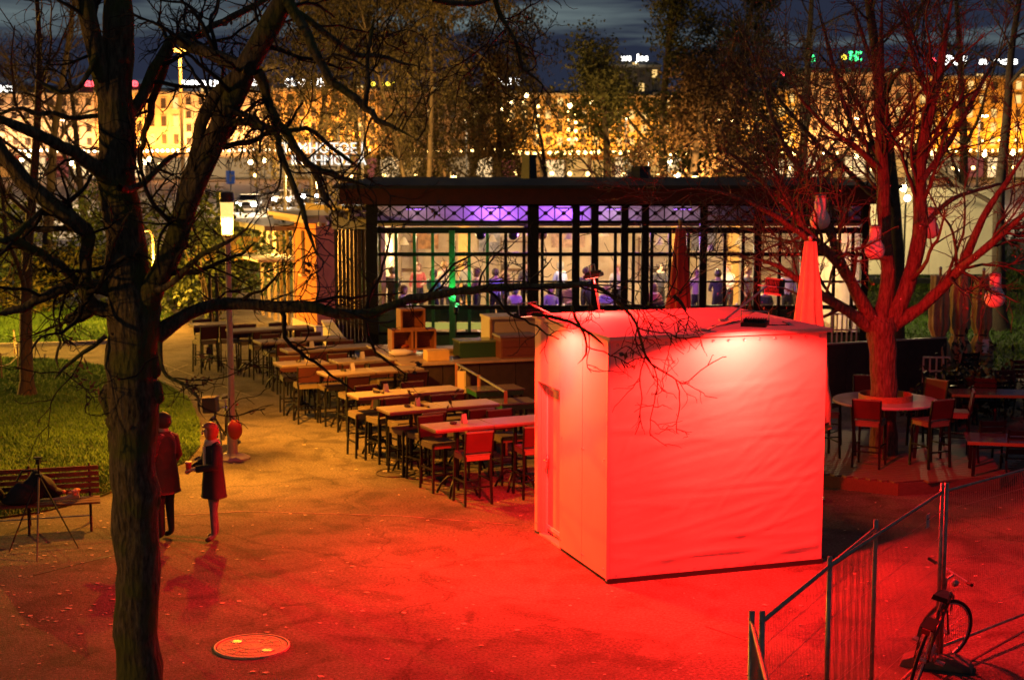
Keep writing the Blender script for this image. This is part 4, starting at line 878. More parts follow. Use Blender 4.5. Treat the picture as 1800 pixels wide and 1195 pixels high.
# ------------------------------------------------------------------ people
SKIN = mat('skin', (.55,.34,.25), .55)
def person(loc, rz, label, group, top, legs, hair, arms=None, seated=False, coat=None, hairlen=0, fingers=False, h=1.0, step=0.0, scarf=None, bowed=0.0):
    """faces local -Y; arms = ((elbow, wrist) right, (elbow, wrist) left)"""
    t = thing('person', loc, label, 'person', group, rz); t.scale = (h,h,h)
    J = {}; E = []
    dz = -.43 if seated else 0
    def j(n, p, r, kind): J[n] = (Vector(p), r, kind)
    j('pel', (0,0,.95+dz), (.15,.11), 1); j('spn', (0,.005,1.13+dz), (.14,.10), 0); j('chs', (0,0,1.32+dz), (.165,.11), 0)
    j('nk', (0,.01,1.475+dz), (.055,.055), 2); j('hd0', (0,-.01-bowed*.3,1.545+dz), (.07,.075), 2); j('hd1', (0,-.02-bowed*.6,1.62+dz), (.078,.095), 2); j('hd2', (0,-.012-bowed*.8,1.69+dz), (.066,.078), 2)
    E += [('pel','spn'),('spn','chs'),('chs','nk'),('nk','hd0'),('hd0','hd1'),('hd1','hd2')]
    if arms is None: arms = (((.24,.02,1.13),(.25,-.07,.90)), ((-.24,.02,1.13),(-.25,-.07,.90)))
    for s, nm, (el, wr) in ((1,'R',arms[0]),(-1,'L',arms[1])):
        el = Vector(el)+Vector((0,0,dz)); wr = Vector(wr)+Vector((0,0,dz))
        j('sh'+nm, (s*.165,.005,1.405+dz), (.07,.065), 0); j('el'+nm, el, (.05,.05), 0); j('wr'+nm, wr, (.032,.03), 2)
        d = (wr-el).normalized(); j('hn'+nm, wr+d*.07, (.04,.022), 2)
        E += [('chs','sh'+nm),('sh'+nm,'el'+nm),('el'+nm,'wr'+nm),('wr'+nm,'hn'+nm)]
        if fingers:
            sd = d.cross(Vector((0,0,1))).normalized() if abs(d.z) < .9 else Vector((1,0,0))
            for k in range(4):
                b0 = wr+d*.10+sd*(.027-.018*k); ln = (.05,.06,.056,.042)[k]
                j('f%s%d' % (nm,k), b0+d*ln*.5, (.0095,.0095), 2); j('g%s%d' % (nm,k), b0+d*ln*.8+Vector((0,0,-.025)), (.008,.008), 2)
                E += [('hn'+nm,'f%s%d' % (nm,k)),('f%s%d' % (nm,k),'g%s%d' % (nm,k))]
            j('th'+nm, wr+d*.05+sd*.05+Vector((0,0,.012)), (.011,.011), 2); j('ti'+nm, wr+d*.085+sd*.06, (.009,.009), 2); E += [('wr'+nm,'th'+nm),('th'+nm,'ti'+nm)]
    for s, nm in ((1,'R'),(-1,'L')):
        st = step*s
        if seated:
            j('hp'+nm, (s*.09,-.03,.50), (.1,.1), 1); j('kn'+nm, (s*.11,-.42,.5), (.065,.065), 1); j('an'+nm, (s*.11,-.42,.09), (.045,.045), 1); j('to'+nm, (s*.12,-.56,.04), (.042,.035), 3)
        else:
            j('hp'+nm, (s*.09,0,.86), (.1,.1), 1); j('kn'+nm, (s*.095,-.015-st*.5,.49), (.063,.066), 1); j('an'+nm, (s*.095,.01-st,.09), (.042,.045), 1); j('to'+nm, (s*.105,-.13-st,.04), (.042,.036), 3)
        E += [('pel','hp'+nm),('hp'+nm,'kn'+nm),('kn'+nm,'an'+nm),('an'+nm,'to'+nm)]
    bm = bmesh.new(); lay = bm.verts.layers.skin.verify(); vs = {}
    for n_, (p, r, k) in J.items():
        v = bm.verts.new(p); v[lay].radius = r; v[lay].use_root = (n_ == 'pel'); vs[n_] = v
    for a, b in E: bm.edges.new((vs[a], vs[b]))
    me = bpy.data.meshes.new('sk'); bm.to_mesh(me); bm.free()
    o = bpy.data.objects.new('sk', me); C.objects.link(o); o.modifiers.new('s','SKIN').use_smooth_shade = True; ss = o.modifiers.new('u','SUBSURF'); ss.levels = ss.render_levels = 2 if fingers else 1
    bm_ = bpy.data.meshes.new_from_object(o.evaluated_get(bpy.context.evaluated_depsgraph_get())); bpy.data.objects.remove(o)
    for m in (top, legs, SKIN, mat('shoe_leather', (.02,.018,.016), .4)): bm_.materials.append(m)
    names = list(J); pos = np.array([J[n][0] for n in names]); kd = np.array([J[n][2] for n in names])
    mids = np.array([p.center for p in bm_.polygons]); bm_.polygons.foreach_set('material_index', kd[np.argmin(((mids[:,None,:]-pos[None])**2).sum(-1), 1)].astype(np.int32))
    bo = bpy.data.objects.new('body', bm_); C.objects.link(bo); bo.parent = t
    hp = J['hd1'][0]
    MB().sphere(hp+Vector((0,-.098,-.018)), .017, 8, 5, (.8,1,1.4)).build('nose', SKIN, t, smooth=True)
    b = MB()
    for s in (-1,1): b.sphere(hp+Vector((s*.03,-.087,.012)), .011, 8, 5)
    b.build('eyes', mat('eye_dark', (.03,.02,.015), .2), t, smooth=True)
    b = MB()
    for s in (-1,1): b.sphere(hp+Vector((s*.08,.005,-.005)), .024, 8, 5, (.45,.8,1.2))
    b.build('ears', SKIN, t, smooth=True); MB().box(hp+Vector((0,-.089,-.058)), (.04,.01,.01)).build('mouth', mat('lips', (.4,.14,.12), .4), t)
    hb = MB().sphere(hp+Vector((0,.015,.02)), .118, 24, 16, (.95,1.05,1.0)); out = []
    for x,y,z in hb.v:
        rx, ry, rz_ = x-hp.x, y-hp.y, z-hp.z
        if ry < -.035 and rz_ < .05: ry = -.035+(ry+.035)*.12          # open face
        if rz_ < -.02 and hairlen: rz_ -= hairlen*min(1, (-.02-rz_)/.06); rx *= 1.08
        k = 1+.035*math.sin(40*rx+31*rz_)+.03*math.sin(55*ry-47*rz_); out.append((hp.x+rx*k, hp.y+ry*k, hp.z+rz_))
    hb.v = out; hb.build('hair', hair, t, smooth=True)
    if coat:
        hem, cm = coat; rings = [(1.47,.07,.075),(1.44,.12,.095),(1.40,.185,.115),(1.30,.205,.135),(1.12,.185,.135),(.98,.20,.15),(.85,.215,.165),(.70,.225,.175),(hem,.235,.185)]
        b = MB(); n = 28
        for z, rx, ry in rings:
            for k in range(n):
                a = 2*math.pi*k/n; f = 1+(.05*math.sin(a*5+z*3)*max(0, 1.15-z) if z < 1.1 else 0)+.012*math.sin(a*3+z*31)+.01*math.sin(a*7-z*23); b.v.append((rx*math.cos(a)*f, ry*math.sin(a)*f, z+dz))
        for i in range(len(rings)-1):
            for k in range(n): b.f.append((i*n+k, i*n+(k+1)%n, (i+1)*n+(k+1)%n, (i+1)*n+k))
        b.build('coat', cm, t, smooth=True)
        b = MB()
        for nm in 'RL': b.tube([J['sh'+nm][0], J['el'+nm][0], J['wr'+nm][0]-(J['wr'+nm][0]-J['el'+nm][0])*.08], [.085,.066,.052], 10)
        b.build('sleeves', cm, t, smooth=True)
        b = MB(); b.lathe([(.085,1.44),(.095,1.50),(.075,1.50)], 16, (0,.005,0), cap=False); b.build('collar', cm, t, smooth=True)
    if scarf:
        MB().lathe([(.10,1.40),(.12,1.44),(.10,1.50),(.075,1.51)], 16, (0,-.01,0), cap=False).build('scarf', scarf, t, smooth=True); MB().box((.02,-.135,1.25), (.09,.03,.32)).build('scarf_end', scarf, t, bevel=.012)
    return t, J
BROWNC = mat('burgundy_wool', (.11,.035,.03), .85, var=.15, scale=20, bump=.1, bscale=120); NAVYC = mat('navy_wool', (.018,.016,.024), .85, var=.2, scale=20)
DENIM = mat('grey_denim', (.10,.10,.13), .8, var=.2, scale=15); BLKT = mat('black_trousers', (.012,.012,.014), .8)
p1 = G(293, 948); p2 = G(378, 950)
s1 = (p1.y/FPX)*229/1.72*.995; s2 = (p2.y/FPX)*214/1.72*.995
person(p1, R(-118), 'person in long dark red coat standing half behind the big trunk', None, BROWNC, BLKT, mat('dark_hair', (.03,.016,.012), .6), arms=(((.23,-.02,1.15),(.10,-.28,1.22)), ((-.25,.02,1.14),(-.22,-.12,.93))), coat=(.66,BROWNC), fingers=True, h=s1)
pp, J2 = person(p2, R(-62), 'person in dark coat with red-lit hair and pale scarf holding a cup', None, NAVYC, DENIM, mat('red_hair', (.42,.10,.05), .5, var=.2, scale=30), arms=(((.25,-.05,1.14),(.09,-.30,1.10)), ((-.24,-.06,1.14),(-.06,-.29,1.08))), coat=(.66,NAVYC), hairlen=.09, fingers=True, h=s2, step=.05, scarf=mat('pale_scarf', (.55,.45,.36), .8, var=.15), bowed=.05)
Mp = Matrix.Translation(p2) @ Matrix.Rotation(R(-62), 4, 'Z') @ Matrix.Scale(s2, 4)
q = Mp @ Vector((.02,-.37,1.06)); t = thing('red_cup', q, 'red paper cup in the hands of the person in the dark coat', 'cup')
MB().lathe([(.03,0),(.042,.12),(.045,.125)], 16).build('body', mat('red_paper', (.6,.06,.05), .5), t, smooth=True); MB().lathe([(.046,.125),(.046,.14),(.02,.142)], 16).build('lid', mat('cup_lid', (.6,.4,.35), .4), t)
q = G(393, 742); 
# people in the pavilion
rng = random.Random(21)
CL = [mat('shirt_%d' % i, c, .8) for i, c in enumerate(((.10,.42,.40),(.04,.04,.05),(.20,.10,.08),(.30,.36,.62),(.5,.48,.42),(.42,.38,.6),(.6,.5,.35),(.05,.05,.07),(.3,.3,.3),(.35,.06,.06)))]
HR = [mat('hair_%d' % i, c, .6) for i, c in enumerate(((.03,.02,.015),(.12,.06,.03),(.35,.2,.08),(.2,.2,.2)))]
PB = [(690,3.0,1,0,0,170,'in a dark jacket at the left end'),(762,2.2,0,1,0,150,'in a teal shirt seen from behind'),(800,3.4,1,0,1,20,'in a dark shirt right of the green post'),(838,2.6,2,1,0,250,'in brown seen in profile'),
      (871,2.4,3,0,0,175,'in a pale blue shirt seen from behind'),(905,1.8,4,3,1,200,'in a cream top sitting by the thick post'),(968,2.0,8,1,1,30,'in grey sitting right of the thick post'),(1000,3.6,2,2,1,-20,'with light hair in the middle of the room'),
      (1066,1.9,5,2,1,160,'in lavender sitting with the back to the glass'),(1225,2.4,6,2,0,10,'in yellow behind the red parasol'),(1262,2.0,7,0,0,190,'in black right of the red parasol'),(1315,3.0,8,2,0,40,'in grey with light hair far right'),(1345,1.8,7,0,1,180,'in black sitting far right'),(735,4.5,9,1,0,10,'in red at the back left'),(710,2.0,4,1,1,60,'in cream sitting behind the left panes'),(782,5.0,6,2,0,200,'in yellow behind the green post'),(820,5.5,8,0,0,-30,'in grey at the bar at the back'),(888,4.4,2,0,0,120,'in brown behind the blue shirt'),(925,5.2,7,1,0,0,'in black near the thick post'),(985,5.0,3,3,0,220,'in pale blue at the back middle'),(1030,3.0,7,0,0,150,'in black between the posts'),(1085,4.0,4,2,0,-10,'in cream behind the lavender person'),(1150,2.6,9,1,1,200,'in red sitting by the double posts'),(1160,4.8,1,0,0,30,'in dark at the back by the double posts'),(1280,4.0,4,2,0,-40,'in cream at the back right'),(1385,2.6,5,1,0,160,'in lavender at the far right')]
for px, d, ci, hi, seat, rz, txt in PB:
    q = P(px, 500, YF+d); person((q.x, YF+d, .12), R(rz), 'person inside the pavilion %s' % txt, 'people inside the pavilion', CL[ci], BLKT, HR[hi], arms=(((.22,-.08,1.16),(.08,-.26,1.12)), ((-.23,0,1.13),(-.22,-.12,.95))), seated=False if not seat else True, hairlen=.06*(hi%2))
    if seat:
        t = thing('cafe_chair', (q.x, YF+d, .12), 'chair under the seated person %s' % txt, 'chair', 'chairs inside the pavilion', R(rz))
        MB().box((0,-.05,.40), (.42,.42,.04)).build('seat', SH, t, bevel=.01); MB().box((0,.2,.68), (.40,.03,.3)).build('backrest', SH, t, bevel=.008)
        for sx in (-1,1):
            for yy in (-.22,.18): MB().box((sx*.18,yy,.19), (.035,.035,.38)).build('leg', BLACKM, t)
for i, (px, d, lab) in enumerate(((720,1.5,'left'),(820,1.6,'behind the green post'),(985,1.2,'right of the thick post'),(1085,1.3,'by the lavender person'),(1290,1.4,'behind the red parasol'))):
    q = P(px, 500, YF+d); t = thing('cafe_table', (q.x, YF+d, .12), 'round cafe table inside the pavilion, %s' % lab, 'table', 'tables inside the pavilion')
    MB().lathe([(.02,.72),(.4,.72),(.41,.735),(.4,.75),(.001,.75)], 20).build('tabletop', mat('cafe_top', (.6,.55,.45), .4), t); MB().tube([(0,0,.02),(0,0,.72)], .03, 8).build('column', BLACKM, t); MB().lathe([(.24,0),(.22,.03),(.03,.05)], 16).build('base', BLACKM, t)
    MB().lathe([(.03,.75),(.035,.86)], 10, (.1,.05,0)).build('glass', mat('candle_glass', (.8,.7,.5), .3, emit=(1,.6,.2), es=3 if i%2 else 0), t)
# ------------------------------------------------------------------ closed parasols
def parasol(loc, z0, z1, r0, r1, m, label, group, seed=0, tie=.35, waist=.6, pole_top=.15):
    t = thing('closed_parasol', loc, label, 'parasol', group); rng = random.Random(seed); n = 48; lob = 8
    ph = rng.uniform(0,6); b = MB(); prof = 22
    for i in range(prof+1):
        f = i/prof; r = r0+(r1-r0)*f; r *= 1-(1-waist)*math.exp(-((f-tie)/.07)**2); z = z0+(z1-z0)*f
        for k in range(n):
            a = 2*math.pi*k/n; fold = 1+.27*math.cos(lob*a+ph+f*1.2+.5*math.sin(6*f+a))*(1-f*.5)+.07*math.sin(3*a+5*f+seed)+.035*math.sin(17*f+5*a+seed)+.03*math.sin(29*f-9*a)
            zz = z+(.10*math.sin(4*a+seed)*(1 if i == 0 else 0)); b.v.append((r*fold*math.cos(a), r*fold*math.sin(a), zz))
    for i in range(prof):
        for k in range(n): b.f.append((i*n+k, i*n+(k+1)%n, (i+1)*n+(k+1)%n, (i+1)*n+k))
    b.f.append(tuple(prof*n+k for k in range(n))); b.build('canopy', m, t, smooth=True)
    MB().tube([(0,0,0),(0,0,z1+pole_top)], .03, 10).build('pole', WOOD, t); MB().lathe([(.3,0),(.3,.05),(.06,.1)], 16).build('base', DARKM, t); MB().sphere((0,0,z1+pole_top), .04, 8, 6).build('finial', STEEL, t)
    MB().lathe([(r0*waist*1.12, z0+(z1-z0)*tie-.02),(r0*waist*1.12, z0+(z1-z0)*tie+.02)], 20, cap=False).build('strap', DARKM, t)
REDC = mat('red_canvas', (.55,.05,.04), .75, var=.1, scale=10, bump=.1, bscale=100); SANDC = mat('sand_canvas', (.55,.42,.26), .8, var=.1, scale=8, bump=.15, bscale=80)
YR = 27.5; a = P(1196, 402, YR); parasol((a.x,YR,0), .75, a.z, .34, .075, REDC, 'tall closed red parasol behind the kiosk', 'closed parasols', 3, .1, .85)
YR = 22.6; a = P(1421, 424, YR); parasol((a.x+.03,YR,0), 1.15, a.z, .35, .08, SANDC, 'closed sand coloured parasol behind the right kiosk corner', 'closed parasols', 5, .02, .92, .05)
BURL = mat('brown_canvas', (.40,.28,.15), .85, var=.2, scale=6, bump=.2, bscale=60)
for i, (px, top, lab) in enumerate(((1653,484,'first of three brown wrapped parasols by the lawn, nearest the tree'),(1689,482,'middle one of three brown wrapped parasols by the lawn'),(1729,486,'last of three brown wrapped parasols by the lawn, with white label'))):
    a = P(px, top, 33+.3*i); parasol((a.x,a.y,0), .55, a.z, .23, .17, BURL, lab, 'closed parasols', i, .33, .62)
    if i == 2:
        t = thing('parasol_label', (a.x+.02,a.y-.27,.95), 'white paper label tied to the last wrapped parasol', 'label'); MB().box((0,0,0), (.14,.01,.3)).build('paper', mat('white_paper', (.75,.68,.66), .7), t); MB().tube([(0,0,.15),(0,.03,.22)], .004, 4).build('string', BLACKM, t)
# ------------------------------------------------------------------ round table, deck and stools around the right tree
TR = G(1553, 818); TR.z = 0
dk = thing('deck_platform', TR, 'octagonal wooden deck around the red-lit tree', 'deck', rz=R(20)); DH = .2
DKM = mat('deck_board', (.16,.08,.05), .6, var=.25, stretch=(1,14,14))
r8 = 2.25; pts8 = [(r8*math.cos(k*math.pi/4-math.pi/2+.30), r8*math.sin(k*math.pi/4-math.pi/2+.30)) for k in range(8)]
MB().prism([(x*.985,y*.985) for x,y in pts8], .02, DH-.02).build('frame', DARKM, dk)
for k in range(8):
    a, c = pts8[k], pts8[(k+1)%8]; MB().bar((a[0],a[1],DH/2-.005), (c[0],c[1],DH/2-.005), .03, DH-.01).build('fascia_board', DKM, dk)
for i in range(-15, 16):
    y = i*.145; hw = 0
    xs_ = []
    for k in range(8):
        a, c = pts8[k], pts8[(k+1)%8]
        if (a[1]-y)*(c[1]-y) < 0: f = (y-a[1])/(c[1]-a[1]); xs_.append(a[0]+f*(c[0]-a[0]))
    if len(xs_) == 2: MB().box(((xs_[0]+xs_[1])/2, y, DH-.008), (abs(xs_[1]-xs_[0])-.06, .135, .026)).build('plank', DKM, dk)
rt = thing('round_tree_table', TR+Vector((0,0,DH)), 'round pale glossy table built around the red-lit tree trunk', 'table')
zt_ = P(1553, 702, TR.y).z-DH; rr = 92/FPX*TR.y
MB().lathe([(.42,zt_-.04),(rr,zt_-.04),(rr+.01,zt_-.02),(rr,zt_),(.42,zt_),(.42,zt_-.04)], 48, cap=False).build('tabletop', mat('pale_laminate', (.42,.46,.47), .12, var=.1, scale=3), rt)
MB().lathe([(.44,zt_),(.44,zt_+.1),(.42,zt_+.1),(.42,zt_)], 32, cap=False).build('inner_collar', WOOD, rt)
for k in range(6):
    a = k*math.pi/3+.3; MB().bar((.55*math.cos(a),.55*math.sin(a),0), (.62*math.cos(a),.62*math.sin(a),zt_-.04), .05).build('leg', DARKM, rt)
for k, lab in enumerate(('front right','right','rear right','rear left','left','front left','front')):
    a = -math.pi/2+.45+k*2*math.pi/7; s = TR+Vector((1.12*math.cos(a), 1.12*math.sin(a), DH)); o = put(st0, sf, s, a-math.pi/2, 'dark red bar stool at the %s of the round tree table' % lab, 'bar stools at the tree table')
# ------------------------------------------------------------------ dark terrace furniture on the right
def dark_table(px, py, z, wd, dp, rz, lab):
    q = G(px, py, z); t = thing('terrace_table', (q.x,q.y,0), lab, 'table', 'dark terrace tables', rz)
    n = 7
    for i in range(n): MB().box((0,-dp/2+(i+.5)*dp/n,z), (wd,dp/n-.012,.03)).build('slat', mat('wet_slat', (.06,.055,.05), .15, var=.2), t)
    MB().box((0,-dp/2-.015,z-.01), (wd,.025,.05)).build('edge_trim', mat('brass_trim', (.32,.22,.08), .4, .4), t)
    for sx in (-1,1):
        for sy in (-1,1): MB().bar((sx*(wd/2-.1), sy*(dp/2-.08), 0), (sx*(wd/2-.12), sy*(dp/2-.1), z-.015), .05).build('leg', BLACKM, t)
dark_table(1785, 772, .75, 1.5, .8, R(-12), 'wet dark slatted terrace table in front at the right edge'); dark_table(1745, 690, .75, 1.6, .7, R(-6), 'wet dark slatted terrace table further back at the right edge')
def terrace_chair(px, py, rz, lab):
    q = G(px, py); t = thing('terrace_chair', q, lab, 'chair', 'dark terrace chairs', rz)
    for i in range(4): MB().box((0,-.15+.1*i,.44), (.42,.085,.025)).build('seat_slat', BLACKM, t)
    for i in range(4): MB().box((0,.23+.02*i,.56+.1*i), (.42,.02,.08)).build('back_slat', BLACKM, t)
    for sx in (-1,1): MB().bar((sx*.2,-.2,0), (sx*.2,-.17,.43), .03).build('leg', BLACKM, t); MB().bar((sx*.2,.28,0), (sx*.2,.18,.44), .03).build('leg', BLACKM, t); MB().bar((sx*.2,.18,.44), (sx*.2,.3,.92), .03).build('back_post', BLACKM, t)
for i, (px, py, rz) in enumerate(((1690,745,20),(1730,742,160),(1775,735,10),(1690,690,200),(1790,705,170),(1650,735,60),(1730,830,185),(1785,850,175))):
    terrace_chair(px, py, R(rz), 'dark slatted terrace chair, number %s from the left near the wet tables' % ('one','two','three','four','five','six','seven','eight')[i])
# dark low wall with rail and pale railing
a = G(1448, 705); c = G(1660, 690); dw = c-a
t = thing('dark_partition', a, 'dark low partition wall behind the round table', 'wall', rz=math.atan2(dw.y,dw.x)); hz = P(1520, 606, a.y).z
for i in range(6): MB().box(((i+.5)*dw.length/6,0,hz/2), (dw.length/6-.01,.06,hz)).build('panel', mat('dark_panel', (.022,.018,.016), .7, var=.3), t)
MB().box((dw.length/2,0,hz+.015), (dw.length,.09,.03)).build('top_rail', mat('rail_grey', (.25,.23,.2), .5), t)
def railing(px0, px1, ytop, ybot, Y, lab, n):
    a = P(px0, ybot, Y); c = P(px1, ybot, Y); zt2 = P(px0, ytop, Y).z; t = thing('white_railing', (a.x,Y,0), lab, 'railing')
    for i in range(n+1): MB().box(((c.x-a.x)*i/n,0,(a.z+zt2)/2), (.03,.03,zt2-a.z)).build('bar', mat('pale_rail', (.5,.45,.36), .5), t)
    for z in (a.z+(zt2-a.z)*.45, zt2): MB().box(((c.x-a.x)/2,0,z), (c.x-a.x+.03,.035,.035)).build('rail', MATS['pale_rail'], t)
    for x in (0, c.x-a.x): MB().box((x,.0,a.z/2), (.05,.05,a.z)).build('post', DARKM, t)
railing(1462, 1505, 552, 602, 36, 'pale metal railing behind the sand parasol', 5); railing(1622, 1668, 628, 672, 31.5, 'pale metal rack of bars below the wrapped parasols', 4)
# pale lit panel on dark posts
YP = 47; a = P(1512, 482, YP); c = P(1757, 330, YP)
t = thing('pale_panel', ((a.x+c.x)/2, YP, 0), 'large pale lit panel wall raised on dark posts behind the right tree', 'panel'); hw = (c.x-a.x)/2
n = 4
for i in range(n): MB().box((-hw+(i+.5)*2*hw/n,0,(a.z+c.z)/2), (2*hw/n-.015,.12,c.z-a.z)).build('board', mat('pale_board', (.78,.72,.55), .8, var=.05), t)
for x in (-hw+.1,-hw*.35,hw*.35,hw-.1): MB().box((x,.1,a.z/2+.2), (.18,.12,a.z+.4)).build('post', BLACKM, t)
MB().box((0,-.02,a.z-.2), (2*hw*.8,.1,.16)).build('beam', BLACKM, t)
q = P(1588, 331, 43); t = thing('bulb_pair', (q.x,q.y,0), 'two bright bulbs on a thin mast behind the right tree', 'lamp')
MB().tube([(.1,.1,0),(.1,.1,q.z+.4)], .03, 6).build('mast', DARKM, t)
for dx, dz_ in ((0,0),(.12,-.28)): MB().sphere((dx,0,q.z+dz_), .09, 12, 8).build('bulb', glow('hot_bulb', (1,.85,.4), 40), t, smooth=True)
lamp('bulb_light', 'POINT', (q.x,q.y+.3,q.z), (1,.76,.35), 650, t, shadow_soft_size=.1)
# big hanging bulbs in the right tree
BULBM = mat('opal_plastic', (.88,.84,.78), .45)
for px, py, Y, lab in ((1441,404,24.2,'big opal bulb lantern hanging above the sand parasol'),(1537,457,24.4,'big opal bulb lantern hanging left of the main stems'),(1634,420,26.5,'big opal bulb lantern hanging behind the right stem'),(1748,541,24.0,'big opal bulb lantern hanging lowest at the right')):
    q = P(px, py, Y); t = thing('bulb_lantern', q, lab, 'lantern', 'bulb lanterns in the tree'); k = Y/24.0
    MB().lathe([(.002,0),(.07,.012),(.125,.05),(.155,.11),(.16,.16),(.14,.23),(.105,.29),(.09,.33),(.088,.48),(.085,.50),(.03,.51)], 24).build('bulb', BULBM, t, smooth=True)
    MB().lathe([(.09,.5),(.09,.54),(.02,.56)], 16).build('socket', mat('socket_grey', (.4,.33,.28), .5), t); MB().tube([(0,0,.55),(.02,0,1.0),(.0,.02,1.5)], .008, 5).build('cord', DARKM, t)
# ------------------------------------------------------------------ trees
BARK = bark_mat('plane_bark', (.05,.04,.024), (.26,.20,.12), 1.3, (.12,.125,.035))
TWIGM = mat('twig_bark', (.022,.015,.011), .9, var=.4, scale=12)
LEAFD = mat('dead_leaf', (.16,.065,.035), .8, var=.35, scale=5)
def px_limb(pts, Y0, Y1, sx=1.0):
    n = len(pts); W = []; Rr = []
    for i, (x, y, wd) in enumerate(pts):
        Y = Y0+(Y1-Y0)*i/(n-1); p = P(x, y, Y); W.append(p); Rr.append(wd*.5*Y/FPX*sx)
    return np.array([tuple(p) for p in W]), np.array(Rr)
def bumpy_tube(rng, pts, rad, n=18, amp=.07):
    m = MB(); V, F = tubes_np([(pts, rad)], n); c = np.repeat(pts, n, axis=0); d = V-c
    ph = rng.uniform(0, 6, 6); k = 1+amp*(np.sin(V[:,2]*9+ph[0]+V[:,0]*11)+np.sin(V[:,2]*17+ph[1]-V[:,1]*13)*.6+np.sin(V[:,0]*23+V[:,2]*5+ph[2])*.5)
    return c+d*k[:, None], F
big = thing('big_tree', G(243, 1441), 'gnarled bare plane tree with thick dark trunk in the left foreground', 'tree'); BO = np.array(big.location)
rng = np.random.default_rng(77)
Yb = 12.0
limbs = []
def L_(name, pts, Y0, Y1, amp=.05, w=1.0):
    p, r = px_limb(pts, Y0, Y1, w); p, r = smooth_path(p, r, .12 if r.max() > .05 else .08)
    if name == 'limb': s_ = np.linspace(0, 1, len(r)); r = r*np.clip((1-s_)/.22, .18, 1) if r[-1] < .04 else r
    p = p + rng.normal(size=p.shape)*np.minimum(r, .03)[:, None]*.22
    V, F = bumpy_tube(rng, p-BO, r, 20 if r.max() > .12 else 12 if r.max() > .04 else 8, amp)
    np_obj(name, V, F, BARK, big); limbs.append((p, r)); return p, r
L_('trunk', [(243,1460,98),(243,1300,86),(243,1195,84),(241,1000,82),(238,900,86),(233,840,90),(236,780,84),(232,700,96),(234,640,90),(234,590,96),(236,545,100),(232,500,86),(222,440,74),(214,390,68),(208,300,68),(204,200,67),(206,100,58),(208,0,50),(208,-80,44)], Yb, Yb, .06, w=0.96)
limbs.pop(); 
L_('limb', [(200,200,40),(186,160,40),(166,80,42),(148,0,40),(136,-80,36)], Yb, 11.7, w=0.8)
L_('limb', [(240,560,80),(262,520,66),(290,465,58),(316,400,58),(342,330,58),(380,240,57),(420,150,60),(460,70,58),(500,0,52),(535,-70,46)], Yb, 11.4, w=0.68)
L_('limb', [(322,345,30),(340,290,32),(355,220,28),(378,168,28),(428,122,26),(445,112,22)], 11.8, 11.5, w=0.82)
L_('limb', [(222,215,26),(245,175,24),(272,125,24),(305,72,24),(340,66,18),(375,48,15),(430,20,13),(490,-15,11),(540,-45,8)], 12, 12.6, w=0.85)
L_('limb', [(440,122,26),(400,108,23),(360,92,21),(322,76,20),(305,70,10)], 11.5, 12.2)
L_('limb', [(302,85,16),(284,132,15),(268,182,14),(254,235,12),(248,268,10),(250,320,8)], 12.2, 12.4)
L_('limb', [(505,0,24),(525,30,21),(543,65,19),(562,110,18),(582,140,17),(612,165,15),(640,187,14),(665,210,13),(705,230,12),(740,250,9)], 11.4, 11.0, w=0.85)
L_('limb', [(640,187,11),(648,150,9),(645,110,8),(652,60,7),(660,20,6)], 11.1, 11.2)
L_('limb', [(520,22,12),(560,48,11),(600,80,10),(630,97,9),(665,97,8),(705,112,7),(750,118,5)], 11.4, 11.8)
L_('limb', [(452,128,20),(464,145,18),(469,172,15),(481,206,14),(500,230,14),(520,260,14),(541,285,13),(562,300,12),(600,312,11),(640,326,10),(668,330,8)], 11.5, 11.9)
L_('limb', [(388,222,14),(420,215,13),(455,220,12),(483,230,11),(489,256,10),(500,290,10),(515,322,10),(531,362,10),(541,398,9),(556,445,9),(583,470,7)], 11.6, 11.4)
L_('limb', [(503,232,9),(540,226,8),(570,248,8),(600,272,7),(640,300,6)], 11.7, 12.2)
L_('limb', [(545,287,12),(560,320,12),(572,352,11),(577,366,7)], 11.8, 11.8)
L_('limb', [(246,600,60),(272,590,46),(310,562,38),(350,541,32),(400,532,31),(450,535,30),(520,540,30),(560,540,29),(590,551,27),(640,552,25),(680,541,23),(720,526,21),(800,514,21),(860,508,20),(940,505,18),(1000,501,15),(1042,501,12),(1075,520,10),(1098,541,9),(1130,540,8),(1165,523,8),(1192,519,7),(1216,502,5)], Yb, 13.0, w=0.7)
L_('limb', [(1185,521,7),(1200,535,6),(1207,552,4)], 12.9, 13)
L_('limb', [(1098,541,6),(1118,570,5),(1130,612,5),(1145,640,4),(1170,655,4),(1196,672,3)], 12.8, 12.9)
L_('limb', [(1005,540,6),(1012,560,6),(1028,590,5),(1030,622,4),(1015,640,3)], 12.6, 12.7)
L_('limb', [(935,552,7),(985,560,6),(1020,575,5),(1055,600,4),(1062,610,3)], 12.5, 12.7)
L_('limb', [(205,345,40),(182,312,37),(150,282,33),(110,257,29),(60,233,27),(0,210,25),(-40,196,22)], Yb, 11.2, w=0.76)
L_('limb', [(196,548,34),(164,537,30),(149,512,25),(152,470,25),(153,432,27),(150,405,35),(120,380,36),(80,350,37),(40,316,36),(8,272,31),(-30,225,28)], Yb, 11.3, w=0.86)
L_('limb', [(160,540,30),(140,556,24),(128,560,22),(122,564,14)], 12, 11.9)
L_('limb', [(205,512,40),(160,500,28),(130,500,25),(100,510,24),(60,530,21),(25,545,18),(0,552,14),(-25,560,12)], Yb, 11.5, w=0.8)
L_('limb', [(140,498,24),(120,480,24),(90,455,24),(55,435,24),(20,425,26),(-20,420,24)], 11.9, 11.2, w=0.8)
L_('limb', [(150,404,12),(110,402,11),(60,403,11),(40,398,10),(15,378,9),(-10,362,8)], 11.7, 11.5)
